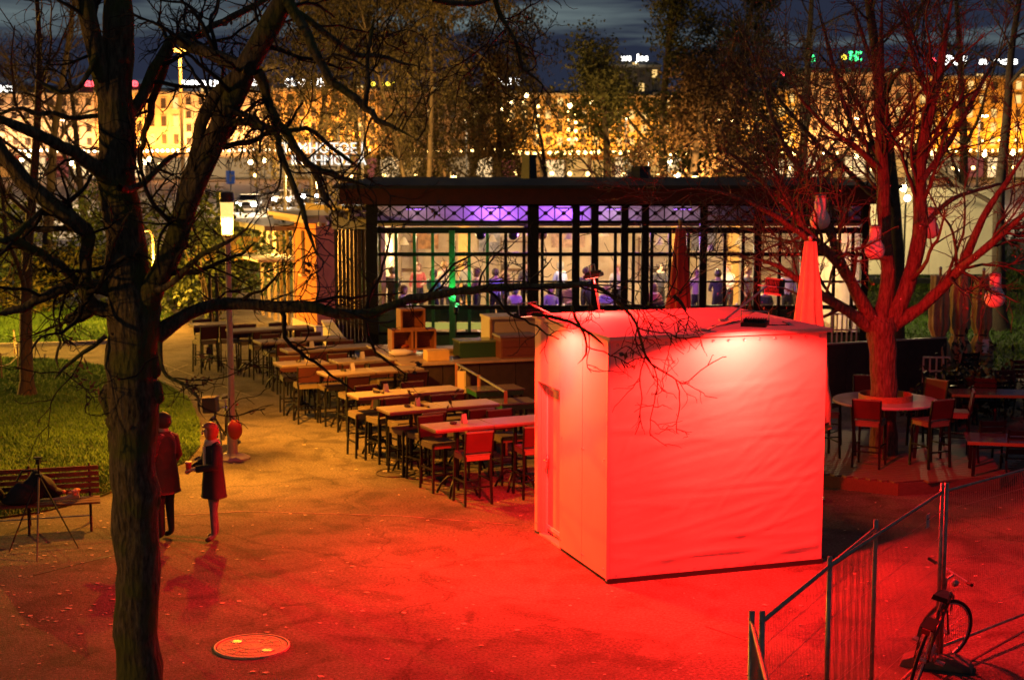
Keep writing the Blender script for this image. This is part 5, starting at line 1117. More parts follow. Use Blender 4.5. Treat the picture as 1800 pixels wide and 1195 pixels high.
L_('limb', [(20,420,16),(45,398,11),(70,372,9),(88,352,7)], 11.3, 11.6)
L_('limb', [(175,203,9),(140,207,8),(120,208,9),(95,199,8),(65,203,9),(40,191,8),(0,200,8),(-25,206,7)], 12, 11.5)
L_('limb', [(168,100,12),(150,140,10),(130,158,9),(105,162,8),(80,150,7),(60,138,5)], 11.8, 11.6)
L_('limb', [(210,330,14),(240,330,12),(275,300,10),(300,275,9),(330,270,8)], 11.6, 12.4)
L_('limb', [(275,510,14),(300,500,12),(330,470,11),(355,448,10),(400,425,8),(440,400,6)], 11.7, 11.4)
L_('limb', [(185,590,9),(165,608,8),(130,632,7),(108,652,6),(94,668,4)], 11.9, 11.6)
L_('limb', [(128,564,6),(103,570,5),(98,585,5),(107,602,5),(99,632,5),(106,652,4)], 11.9, 11.7)
L_('limb', [(282,600,9),(284,640,8),(294,662,7),(318,672,6),(340,690,6),(349,702,5),(350,722,4),(362,738,3)], 11.8, 11.6)
L_('limb', [(760,0,10),(790,5,10),(830,8,9),(868,-2,8)], 12.2, 12.4)
L_('limb', [(868,-10,10),(880,30,9),(900,60,8),(913,95,7),(917,120,6),(945,140,5),(965,165,4)], 12.4, 12.6)
# knobs on the trunk
for px, py, r, sz in ((196,702,22,1.5),(204,738,18,1.4),(274,692,15,1.5),(204,640,20,1.6),(126,562,13,1.0),(262,640,22,1.4),(206,775,18,1.7),(268,870,16,1.8)):
    q = P(px, py, Yb-.01); k = r/FPX*Yb; b = MB().sphere((0,0,0), k, 16, 10, (1,.8,sz))
    b.v = [(x*(1+.12*math.sin(40*z+px)), y, z+.1*k*math.sin(60*x)) for x, y, z in b.v]; b.build('burl', BARK, big, smooth=True, loc=np.array(q)-BO)
tw = []
par = [(6.0,.25,1.1,.42,.0070,.24,.95,.05),(7.5,.14,.5,.6,.0048,.30,.85,.02),(7.5,.07,.25,.7,.0034,.32,.8,.0)]
for p, r in limbs: sprout(rng, p, r, tw, 0, par)
V, F = tubes_np([(q-BO, rr) for q, rr in tw]); o = np_obj('twigs', V, F, TWIGM, big); o['kind'] = 'stuff'
cs = [np.array(P(px, py, 11.9))-BO for px, py in ((360,620),(352,665),(150,650),(165,690),(140,655),(120,600),(235,735),(230,300),(218,115),(790,700),(735,640),(720,690),(235,520),(265,515),(205,590),(765,370),(540,470),(1100,625),(400,40),(700,60))]
V, F = leaf_cloud(rng, cs, 9, .035, .03, .6); o = np_obj('dead_leaves', V, F, LEAFD, big, smooth=False); o['kind'] = 'stuff'
# ---- red-lit tree on the deck
RB = bark_mat('smooth_bark', (.09,.06,.045), (.26,.18,.14), 1.0)
rt_ = thing('deck_tree', TR, 'bare tree rising through the round table, lit red from the kiosk', 'tree'); RO = np.array(TR); rl = []
RTW = mat('red_twig_bark', (.10,.065,.05), .85, var=.3, scale=10)
def R_(name, pts, Y0, Y1, keep=True):
    p, r = px_limb(pts, Y0, Y1, .62 if name == 'trunk' else .66); p, r = smooth_path(p, r, .2)
    if name == 'limb': s_ = np.linspace(0, 1, len(r)); r = r*np.clip((1-s_)/.3, .15, 1)
    p = p+rng.normal(size=p.shape)*np.minimum(r,.05)[:,None]*.15
    V, F = bumpy_tube(rng, p-RO, r, 22 if name == 'trunk' else 12, .055); np_obj(name, V, F, RB, rt_)
    if keep: rl.append((p, r))
T5 = TR.y
R_('trunk', [(1552,825,92),(1553,790,80),(1553,740,76),(1553,680,75),(1551,620,76),(1549,590,84),(1550,568,96),(1552,550,80)], T5, T5, False)
R_('limb', [(1545,575,50),(1560,500,40),(1556,420,37),(1553,330,35),(1548,250,32),(1545,150,28),(1548,60,24),(1552,-40,20)], T5, T5+.3)
R_('limb', [(1565,575,50),(1595,500,42),(1612,440,40),(1618,380,38),(1615,300,36),(1624,235,31),(1640,180,28),(1655,100,25),(1668,30,21),(1682,-40,18)], T5, T5-.8)
R_('limb', [(1565,572,40),(1620,541,31),(1660,503,29),(1690,470,27),(1705,432,24),(1728,382,19),(1768,322,15),(1808,262,12),(1840,210,9)], T5, T5-1.6)
R_('limb', [(1692,468,22),(1740,432,21),(1782,390,18),(1830,350,14)], T5-1.1, T5-1.9)
R_('limb', [(1540,572,44),(1505,512,33),(1475,462,29),(1442,432,26),(1410,400,20),(1385,350,16),(1360,300,13),(1330,240,10),(1310,190,8)], T5, T5-2)
R_('limb', [(1535,578,40),(1490,546,29),(1450,522,25),(1415,500,20),(1370,470,14),(1330,455,10),(1290,452,7)], T5, T5-1.4)
R_('limb', [(1535,560,34),(1495,495,27),(1472,442,25),(1456,402,22),(1432,342,18),(1402,292,16),(1372,242,14),(1350,180,12),(1335,110,10),(1320,40,8)], T5, T5+1.6)
R_('limb', [(1470,462,20),(1420,420,18),(1372,385,15),(1330,362,12),(1290,345,10),(1232,332,8),(1160,338,5)], T5-.9, T5-2.2)
R_('limb', [(1410,402,14),(1392,372,13),(1352,332,11),(1312,292,9),(1270,262,7),(1230,240,5)], T5-1, T5-1.6)
R_('limb', [(1547,275,20),(1512,240,15),(1482,180,13),(1466,120,11),(1450,60,9),(1430,-10,7)], T5+.2, T5+.9)
R_('limb', [(1550,300,18),(1500,255,13),(1462,230,11),(1412,180,9),(1380,120,7)], T5+.1, T5-.9)
R_('limb', [(1618,320,20),(1662,262,15),(1702,190,12),(1742,120,10),(1790,60,8)], T5-.5, T5+.6)
R_('limb', [(1640,185,16),(1610,120,12),(1598,60,10),(1590,0,8)], T5-.6, T5)
R_('limb', [(1620,400,16),(1660,360,13),(1700,340,11),(1752,325,9),(1800,318,7)], T5-.4, T5+1.2)
R_('limb', [(1545,150,16),(1525,90,12),(1505,30,9),(1495,-30,7)], T5+.3, T5+.8)
tw = []; par = [(3.8,.6,2.1,.40,.010,.16,.75,.08),(4.6,.3,1.0,.55,.0072,.18,.7,.04),(4.6,.15,.5,.65,.0055,.2,.7,.02)]
for p, r in rl: sprout(rng, p, r, tw, 0, par)
V, F = tubes_np([(q-RO, rr) for q, rr in tw], 3); o = np_obj('twigs', V, F, RTW, rt_); o['kind'] = 'stuff'
cs = []
for q, rr in tw[::7]: cs.append(q[-1]-RO)
V, F = leaf_cloud(rng, cs, 2, .04, .025, .3); o = np_obj('buds', V, F, mat('bud', (.25,.12,.07), .7), rt_, smooth=False); o['kind'] = 'stuff'
cs = []
for p, r in rl:
    for _ in range(16):
        i = rng.integers(0, len(p)//2+1); a = rng.normal(size=3); a[1] = -abs(a[1]); a /= np.linalg.norm(a); cs.append(p[i]+a*r[i]*1.03-RO)
V, F = leaf_cloud(rng, cs, 1, .005, .018); o = np_obj('fairy_lights', V, F, mat('fairy_glass', (.8,.7,.65), .1), rt_, smooth=False); o['kind'] = 'stuff'
# ---- generic background trees
def bare_tree(px, base, h, r, label, seed, bark, par, lean=0, group='bare park trees', leaves=None, weep=0, nstem=1, name='bare_tree', spread=.55):
    loc = base if isinstance(base, Vector) else G(px, base); t = thing(name, loc, label, 'tree', group); g = np.random.default_rng(seed); lim = []
    for s in range(nstem):
        n = 9; q = [np.zeros(3)]; d = np.array([lean+g.normal()*.12*(s > 0), g.normal()*.1*(s > 0), 1.0])
        for i in range(n): d = d+g.normal(size=3)*.05; d /= np.linalg.norm(d); q.append(q[-1]+d*h/n)
        lim.append((np.array(q), np.linspace(r, r*.18, n+1)*(1 if s == 0 else .7)))
    polys = [smooth_path(p, rr, h/30) for p, rr in lim]; polys[0][1][0] *= 1.5
    V, F = tubes_np(polys, 10); np_obj('trunk', V, F, bark, t)
    mains = []
    for p, rr in polys:
        for _ in range(int(9 if nstem == 1 else 6)):
            i = int(len(p)*g.uniform(.22, .9)); a = g.uniform(0, 6.28); ln = h*spread*g.uniform(.5, 1)*(1.1-i/len(p)*.75); q = [p[i]]; d = np.array([math.cos(a)*.9, math.sin(a)*.9, g.uniform(.3, 1.0)]); k = 8
            for j in range(k): d = d+g.normal(size=3)*.12; d[2] += .06-weep*j*.03; d /= np.linalg.norm(d); q.append(q[-1]+d*ln/k)
            mains.append((np.array(q), np.linspace(rr[i]*.5, rr[i]*.1+.006, k+1)))
    V, F = tubes_np(mains, 5); o = np_obj('branches', V, F, bark, t); o['kind'] = 'stuff'
    tw = []
    for p, rr in mains+[(polys[0][0][len(polys[0][0])//2:], polys[0][1][len(polys[0][0])//2:])]: sprout(g, p, rr, tw, 0, par)
    if tw: V, F = tubes_np(tw, 3); o = np_obj('twigs', V, F, bark, t); o['kind'] = 'stuff'
    if leaves:
        m, ne, sp, sz, dr, nmax = leaves; cs = [q[j] for q, rr in tw for j in range(2, len(q), 2)]; cs = [cs[i] for i in g.permutation(len(cs))[:nmax]]
        V, F = leaf_cloud(g, cs, ne, sp, sz, dr); o = np_obj('crown', V, F, m, t, smooth=False); o['kind'] = 'stuff'
    return t
DKB = mat('brown_bark', (.06,.042,.03), .9, var=.3); BIR = mat('birch_bark', (.16,.12,.07), .8, var=.5, scale=3); THB = mat('thin_tree_bark', (.08,.045,.028), .9, var=.35, stretch=(6,6,1), bump=.3)
P1 = [(2.6,.6,1.8,.4,.013,.16,.7,.08),(3.4,.3,.9,.55,.010,.18,.7,.03),(3.0,.2,.5,.6,.008,.2,.7,0)]
bare_tree(48, 697, 9.5, .15, 'slim bare tree with brown trunk on the near lawn', 31, THB, P1, spread=.5)
YEL = mat('yellow_willow_leaf', (.12,.095,.035), .8, var=.4, scale=2, col2=(.06,.05,.018)); EVG = mat('evergreen_needle', (.03,.042,.012), .8, col2=(.085,.085,.02), scale=.5); AUT = mat('rust_leaf', (.05,.026,.013), .8, col2=(.11,.06,.022), scale=.6)
PW = [(2.4,1.2,3.4,.35,.018,.10,1.2,-.35),(2.6,.8,2.2,.5,.013,.06,.9,-.5)]
for px, Y, h, lean, lab, sd in ((530,66,16,.10,'tall weeping birch with pale stems left of the pavilion roof',41),(640,70,18,-.05,'tall weeping birch with pale stems behind the pavilion roof',42),(745,64,17,.06,'tall birch with pale stems near the dark willow',43),(812,72,13,.1,'smaller weeping birch right of the tall ones',44)):
    bare_tree(px, Vector((P(px,300,Y).x,Y,0)), h, .14, lab, sd, BIR, PW, lean, 'birches behind the pavilion', (YEL,3,.17,.08,1.6,17000), .8, 2, 'birch_tree')
PE = [(2.6,.6,1.8,.4,.012,.16,.8,.03),(2.4,.3,.9,.5,.008,.18,.8,-.05)]
for px, Y, h, lab, sd, mm in ((1075,60,8.6,'round evergreen tree behind the pavilion roof',51,EVG),(1165,66,17,'tall olive evergreen tree right of the pavilion roof middle',52,EVG),(1265,63,14,'tall evergreen tree with olive foliage next to the tallest one',53,EVG),(1215,58,8.5,'rust coloured tree low behind the pavilion roof',55,AUT),(862,70,9,'dark rusty tree left of the lit house front',57,AUT),(1330,62,8,'rust coloured tree between evergreen and deck tree',58,AUT)):
    bare_tree(px, Vector((P(px,300,Y).x,Y,0)), h, .25, lab, sd, DKB, PE, 0, 'evergreens behind the pavilion', (mm,10 if h > 12 else 7,.27,.085,.2,8500 if h > 12 else 3200), 0, 1, 'leafy_tree', .42)
PB_ = [(2.4,.8,2.2,.4,.017,.15,.75,.08),(3.2,.4,1.1,.55,.013,.17,.7,.04),(3.0,.25,.6,.6,.010,.2,.7,0)]
for px, Y, h, lab, sd in ((75,58,13,'bare spreading tree at the top left edge',61),(150,75,11,'bare tree behind the big trunk at the left',66),(1585,36,13,'dark bare stem standing behind the deck tree',62),(1770,44,12,'bare twiggy tree at the right edge',63),(1700,56,13,'bare tree behind the pale panel',64),(1400,50,12,'bare tree behind the right end of the pavilion',65),(960,90,8,'thin bare tree in front of the golden house front',67)):
    bare_tree(px, Vector((P(px,300,Y).x,Y,0)), h, .22, lab, sd, DKB, PB_)
# ---- shrubs and hedges
def shrub(px, base, Y, w_, h_, label, seed, m, n=900, sz=.09, cat='shrub'):
    loc = Vector((P(px, base, Y).x, Y, 0)); t = thing('leafy_shrub', loc, label, cat, 'shrubs'); g = np.random.default_rng(seed)
    st = []
    for _ in range(7):
        a = g.uniform(0,6.28); q = [np.zeros(3)]; d = np.array([math.cos(a)*.5,math.sin(a)*.5,1.0])
        for j in range(5): d = d+g.normal(size=3)*.2; d /= np.linalg.norm(d); q.append(q[-1]+d*h_*.17)
        st.append((np.array(q), np.linspace(.03,.01,6)))
    V, F = tubes_np(st, 4); np_obj('stems', V, F, DKB, t)
    cs = []
    lob = g.normal(size=(9,3))*np.array([w_*.28,w_*.2,h_*.18])+np.array([0,0,h_*.55])
    for c in lob:
        for _ in range(26): a = g.normal(size=3); a /= np.linalg.norm(a); cs.append(c+a*g.uniform(.6,1.0)*np.array([w_*.26,w_*.22,h_*.28]))
    cs = np.array(cs); cs[:,2] = np.maximum(cs[:,2], .08)
    V, F = leaf_cloud(g, cs, max(1,n//len(cs)), .12, sz, .1); V[:,2] = np.maximum(V[:,2], .02); o = np_obj('foliage', V, F, m, t, smooth=False); o['kind'] = 'stuff'
LG = mat('bush_leaf', (.025,.05,.009), .7, col2=(.06,.085,.018), scale=1.0); LY = mat('yellow_bush_leaf', (.10,.09,.015), .7, col2=(.18,.15,.025), scale=1.2); LD = mat('dark_bush_leaf', (.018,.022,.01), .8)
for i, (px, b_, Y, w_, h_, mm, lab) in enumerate(((375,450,46,3.6,3.6,LG,'big green bush left of the lamp post lantern'),(310,470,50,3.4,3.3,LG,'green bush right of the big trunk'),(95,500,52,4.5,2.2,LY,'yellow green bush left of the big trunk below the marquee'),(10,480,50,4.5,4.2,LG,'tall green bush at the left edge'),(170,500,55,3.5,2.0,LG,'low green bush behind the big trunk'),(55,450,70,6,3.4,LY,'yellow lit bush behind the marquee'),(180,430,72,5,3.6,LY,'yellow lit bush right behind the marquee'),(400,410,54,2.6,3.4,LG,'pointed green bush behind the lantern'))):
    shrub(px, b_, Y, w_, h_, lab, 70+i, mm, 2600, .10)
for i, (px, b_, Y, w_, h_, lab) in enumerate(((1700,680,30,2.0,.9,'dark bush in the planter behind the wet tables'),(1770,670,31,2.4,1.0,'dark bush at the right edge of the terrace'),(1640,700,29,1.2,.6,'small dark bush beside the pale rack'))):
    shrub(px, b_, Y, w_, h_, lab, 90+i, LD, 900, .07)
for i, (px, Y, lab) in enumerate(((490,84,'clipped hedge along the street left part'),(700,86,'clipped hedge along the street middle part'),(1450,80,'clipped hedge along the street behind the deck tree'),(1650,78,'clipped hedge along the street at the right'))):
    shrub(px, 400, Y, 9, 1.6, lab, 100+i, LD, 1800, .14, 'hedge')
# ------------------------------------------------------------------ far street: houses, signs, cars, garlands
YB = 258.0
PANE_D = mat('dark_pane', (.05,.04,.035), .25); PANE_L = glow('lit_pane', (1,.62,.2), 1.3); FRM = mat('stone_trim', (.5,.42,.3), .8); SHOPG = [glow('shop_glass_%d' % i, c, s) for i, (c, s) in enumerate((((1,.5,.12),.7),((1,.6,.25),.35),((1,.36,.06),.45),((1,.2,.15),.25),((1,.65,.3),1.3)))]
ROOFM = mat('slate_roof', (.05,.045,.045), .7, var=.2)
def house(x0, x1, ytop, col, floors, label, lcol, power, lit=.12, seed=0, mans=12, awn=None, YB=YB):
    rg = random.Random(seed); a = P(x0, 300, YB); c = P(x1, 300, YB); zt = P((x0+x1)/2, ytop, YB).z; W = c.x-a.x
    t = thing('town_house', ((a.x+c.x)/2, YB, 0), label, 'building', 'lit house fronts across the street')
    wm = mat('facade_%d' % seed, col, .85, var=.15, scale=.25, bump=.1, bscale=2)
    MB().box((0,7,zt/2), (W-.1,14,zt)).build('wall', wm, t)
    MB().box((0,-.25,zt+.12), (W,.9,.45)).build('cornice', FRM, t); MB().box((0,-.15,4.6), (W-.1,.5,.3)).build('string_course', FRM, t)
    hm = mans*YB/FPX
    r = MB(); r.v = [(-W/2,0,zt+.35),(W/2,0,zt+.35),(W/2,14,zt+.35),(-W/2,14,zt+.35),(-W/2+.6,1.6,zt+.35+hm),(W/2-.6,1.6,zt+.35+hm),(W/2-.6,12,zt+.35+hm),(-W/2+.6,12,zt+.35+hm)]; r.f = [(3,2,1,0),(4,5,6,7),(0,1,5,4),(1,2,6,5),(2,3,7,6),(3,0,4,7)]
    ro = r.build('roof', ROOFM, t)
    nc = max(2, int(W/1.9)); fh = (zt-5.2)/floors
    wmesh = MB().box((0,0,0), (.85,.1,fh*.58)).mesh('window'); smesh = MB().box((0,-.04,-fh*.31), (1.15,.22,.12)).box((0,-.02,fh*.31), (1.1,.12,.1)).mesh('sill'); smesh.materials.append(FRM)
    wl_ = wmesh.copy(); wmesh.materials.append(PANE_D); wl_.materials.append(PANE_L)
    for f in range(floors):
        for i in range(nc):
            o = bpy.data.objects.new('window', wl_ if rg.random() < lit else wmesh); C.objects.link(o); o.parent = t; o.location = (-W/2+(i+.5)*W/nc, -.03, 5.2+(f+.5)*fh)
            s = bpy.data.objects.new('window_sill', smesh); C.objects.link(s); s.parent = o
    ns = max(2, int(W/3.6))
    for i in range(ns):
        MB().box((-W/2+(i+.5)*W/ns, -.04, 2.0), (W/ns-.7,.1,3.2)).build('shop_window', SHOPG[rg.randrange(5)], t)
        if awn and i % 2 == 0: MB().add([(-W/2+i*W/ns+.2,0,3.9),(-W/2+(i+1)*W/ns-.2,0,3.9),(-W/2+(i+1)*W/ns-.2,-1.4,3.2),(-W/2+i*W/ns+.2,-1.4,3.2)], [(0,1,2,3)]).build('awning', mat('awning_%d' % seed, awn, .7), t)
    for i in range(max(1, nc//3)):
        MB().box((-W/2+(i+.5)*W/max(1,nc//3), .5, zt+.35+hm*.4), (.9,1.2,hm*.5)).build('dormer', PANE_L if rg.random() < .5 else FRM, ro)
    if power:
        b = thing('facade_floodlight', ((a.x+c.x)/2, YB-3.2, 4.9), 'light bar before the %s' % label.split(',')[0], 'light bar', 'facade light bars')
        MB().box((0,0,0), (W-.6,.12,.14)).build('bar', DARKM, b); MB().box((0,.0,.09), (W-.8,.2,.05)).build('tube', glow('tube_%d' % seed, lcol, 2), b)
        for sx in (-1,1): MB().bar((sx*(W/2-.5),0,0), (sx*(W/2-.5),3.1,0), .06).build('bracket', DARKM, b)
        lamp('facade_wash', 'AREA', ((a.x+c.x)/2, YB-3.2, 5.2), lcol, power*.68, b, ((a.x+c.x)/2, YB+.5, zt*.62+2), shape='RECTANGLE', size=W*.95, size_y=.4, spread=R(170))
    return t
AM = (1,.38,.06); PE_ = (1,.46,.15); GO = (1,.38,.035)
house(-90,170,168,(.45,.36,.28),4,'pale house front at the left edge, slate roof with lit dormers',(1,.5,.2),9000,.05,1,14,(.4,.05,.06))
house(171,258,163,(.5,.34,.18),4,'narrow orange house front behind the big trunk',AM,5200,.1,2)
house(259,322,166,(.5,.36,.2),3,'narrow house front with dark bay right of the big trunk',AM,4200,.3,3,8)
house(323,480,166,(.52,.42,.28),4,'cream house front with the white light band on its roof',PE_,8500,.08,4,10)
house(481,665,160,(.5,.34,.14),4,'amber house front seen through the birches',AM,10000,.12,5,8,(.5,.12,.04))
house(666,868,165,(.3,.22,.14),4,'dim brown house front behind the dark willow',AM,600,.1,6,10)
house(869,1120,168,(.5,.36,.18),4,'golden house front with strings of lights in the middle',GO,5200,.45,7,6,(.6,.25,.05))
house(1121,1362,172,(.5,.38,.2),4,'golden house front behind the evergreens',GO,4600,.35,8,8)
house(1363,1398,160,(.55,.4,.12),4,'slim bright yellow house front left of the deck tree',GO,1600,.7,9,3)
house(1399,1606,132,(.52,.38,.26),5,'tall peach house front behind the deck tree with green roof signs',PE_,6200,.1,10,9)
house(1607,1900,138,(.5,.34,.12),5,'long golden house front at the right with lit balconies',GO,8200,.55,11,6)
house(1070,1160,118,(.3,.24,.18),6,'taller dim house rising behind the evergreens',AM,0,.15,12,6,None,YB+16)
SW = glow('sign_white', (1,.97,.9), 7); SR = glow('sign_red', (1,.06,.08), 5); SG = glow('sign_green', (.05,1,.25), 5); SY = glow('sign_yellow', (1,.75,.05), 4)
def sign(body, px, py, wpx, hpx, m, label, Y=YB-.5):
    q = P(px, py, Y); k = Y/FPX; zr = q.z-.25; t = thing('roof_sign', (q.x, Y, zr), label, 'sign', 'roof signs')
    text_mesh(body, hpx*k*1.7, .12, 'lettering', m, t, (0,0,.25), width=wpx*k, bold=.03)
    MB().box((0,.1,.1), (wpx*k+.4,.12,.12)).build('rail', DARKM, t)
    for sx in (-1,0,1): MB().box((sx*wpx*k*.45,.12,-.9), (.1,.1,2.0)).build('support', DARKM, t)
sign('CAUBE & FPL', 538, 152, 74, 11, SW, 'white rooftop lettering above the amber house front'); sign('IIIIIIIIIIIIII', 373, 153, 104, 9, SW, 'long white light band on the cream house roof')
sign('LE', 440, 150, 22, 10, SW, 'short white rooftop sign beside the leaning limb'); sign('amIRole', 196, 152, 92, 12, SR, 'red rooftop lettering half hidden by the big trunk'); sign('IIO', 8, 162, 34, 9, SW, 'white rooftop sign at the left edge')
sign('o  oos', 672, 151, 42, 8, SY, 'small yellow rooftop sign behind the birches'); sign('EIIIIII B', 888, 149, 56, 9, SW, 'white rooftop lettering in the gap beside the willow'); sign('ws  Jos', 1115, 107, 48, 9, SW, 'white rooftop lettering behind the evergreens', YB+15)
sign('B', 1425, 109, 14, 11, SG, 'single green rooftop letter at the left of the peach house'); sign('THC', 1503, 107, 22, 13, SG, 'green rooftop lettering above the peach house'); sign('o', 1484, 105, 9, 10, SY, 'small yellow rooftop emblem beside the green lettering'); sign('oo', 1536, 106, 12, 10, SG, 'pair of green rooftop lights right of the lettering')
sign('x', 1376, 134, 10, 9, SR, 'small red rooftop sign above the yellow house'); sign('o', 1640, 112, 9, 12, SR, 'small red round rooftop sign by the right stem'); sign('EPLSS', 1678, 114, 40, 13, SW, 'bright white rooftop lettering at the right'); sign('a ros', 1755, 113, 66, 10, SW, 'white rooftop lettering near the right edge')
# free-standing white letters in the park
q = P(568, 290, 57); t = thing('letter_sign', (q.x,57,0), 'big white illuminated letters standing in the park before the birches', 'sign'); LW = glow('letter_white', (1,.95,.85), 1.3); k = 57/FPX
text_mesh('T IMHOTOE I', 20*k*1.35, .08, 'lettering', LW, t, (0,0,q.z+20*k), width=142*k, bold=.0); text_mesh('IH  IHMO2  A', 18*k*1.35, .08, 'lettering', LW, t, (.2,0,q.z), width=130*k)
for sx in (-1,-.3,.4,1): MB().box((sx*68*k,.08,q.z/2+.7), (.08,.08,q.z+1.4)).build('mast', mat('mast_white', (.6,.55,.45), .5), t)
MB().box((0,.1,q.z+20*k-.08), (146*k,.06,.06)).build('rail', DARKM, t); MB().box((0,.1,q.z-.08), (146*k,.06,.06)).build('rail', DARKM, t)
# garlands
GW = glow('garland_warm', (1,.62,.18), 14); GW2 = glow('garland_white', (1,.8,.5), 14)
def garland(pts, label, m, r, step, wire=True):
    o = Vector(pts[0]); t = thing('light_garland', o, label, 'garland', 'light garlands'); P_ = [Vector(p)-o for p in pts]
    if wire: MB().tube(P_, .03, 4).build('wire', DARKM, t)
    me = MB().sphere((0,0,-r), r, 8, 6).mesh('bulb'); me.materials.append(m)
    for a, b in zip(P_[:-1], P_[1:]):
        n = max(1, int((b-a).length/step))
        for i in range(n): c = bpy.data.objects.new('bulb', me); C.objects.link(c); c.parent = t; c.location = a+(b-a)*(i+.5)/n
for i, (xa, xb, yy, Y, st_, lab) in enumerate(((640,880,262,244,1.6,'golden bulbs over the street behind the birches'),(0,300,287,200,2.6,'golden bulbs low over the street at the left'),(420,760,305,190,3.2,'golden bulbs low over the street before the birches'),(860,1300,300,180,1.9,'golden bulbs low over the street in the middle'),(1300,1800,292,185,2.4,'golden bulbs low over the street at the right'),(1280,1800,245,252,2.6,'golden bulbs along the right house fronts'))):
    garland([P(xa,yy,Y), P((xa+xb)/2,yy+3,Y), P(xb,yy-1,Y)], 'string of %s' % lab, GW, .2+.04*(i%2), st_)
garland([P(30,262,246), P(180,264,246)], 'white light garland along the left house fronts', GW2, .22, .8); garland([P(245,263,246), P(470,261,246), P(640,258,246)], 'white light garland crossing behind the big limbs', GW2, .22, .8)
garland([P(880,264,240), P(960,266,240), P(1060,264,240), P(1160,267,240), P(1275,265,240)], 'string of round golden bulbs over the street in the middle', GW, .32, 1.05); garland([P(1330,268,240), P(1480,266,240)], 'string of golden bulbs left of the deck tree', GW, .28, 1.6); garland([P(1600,262,240), P(1800,262,240)], 'string of golden bulbs at the right', GW, .26, 1.1)
for i, (x, y0, y1) in enumerate(((895,170,250),(922,168,250),(946,176,245),(1000,185,250),(1012,190,250),(1225,165,250),(1240,170,240))):
    garland([P(x,y0,252), P(x,y1,252)], 'vertical string of lights on the golden house front, number %s from the left' % ('one','two','three','four','five','six','seven')[i], GW, .26, 1.35)
# street globes
GLB = glow('globe_glow', (1,.72,.32), 26); GLW = glow('globe_white', (1,.93,.85), 26)
gl = [(1220,288,120,1),(1178,286,150,1),(1140,290,140,0),(1450,270,130,1),(797,322,150,0),(828,320,160,0),(862,318,170,0),(905,318,165,0),(960,322,160,0),(1065,316,160,0),(1115,300,150,1),(50,275,170,1),(62,280,180,1),(38,282,175,1),(126,287,170,1),(166,286,165,1),(255,285,170,1),(263,280,170,1),(440,285,180,1),(465,282,180,1),(1278,262,200,1),(1330,268,190,1),(1390,266,190,1),(1505,275,190,1),(1560,300,120,1),(1640,270,180,1),(1730,272,180,1),(1780,270,180,1),(1690,300,150,0),(1760,305,150,0),(1360,300,150,0),(900,182,250,1),(926,168,250,1),(880,192,250,1),(1002,186,250,1),(1040,180,250,1),(1265,212,250,1),(1287,216,250,1),(1190,310,140,0)]
for i, (px, py, Y, w_) in enumerate(gl):
    q = P(px, py, Y); t = thing('globe_lamp', (q.x,Y,0), 'glowing globe lamp on a thin post in the far street', 'lamp', 'globe lamps in the far street'); r = .0013*Y+.04
    MB().sphere((0,0,q.z), r, 12, 8).build('globe', GLB if w_ else GLW, t, smooth=True); MB().tube([(0,0,0),(0,0,q.z-r*.9)], .05, 5).build('post', DARKM, t)
for px, Y, e in ((450,140,9000),(820,150,7000),(1100,140,6000),(120,150,6000),(1500,140,7000),(1720,130,6000)):  # mast lamps added to brighten the far street
    q = P(px, 250, Y); t = thing('added_mast_lamp', (q.x,Y,0), 'added tall mast lamp lighting the street %s' % {450:'behind the left cars',820:'left of the middle',1100:'behind the evergreens',120:'left of the big trunk',1500:'behind the deck tree',1720:'at the right'}[px], 'street lamp', 'added mast lamps along the street')
    MB().tube([(0,0,0),(0,0,7.5),(0,-1.2,7.9)], [.1,.07,.05], 6).build('mast', DARKM, t); MB().box((0,-1.5,7.85), (.3,.7,.12)).build('head', GLB, t); lamp('added_mast_light', 'POINT', (q.x,Y-1.5,7.4), (1,.68,.34), e, t, shadow_soft_size=.2)
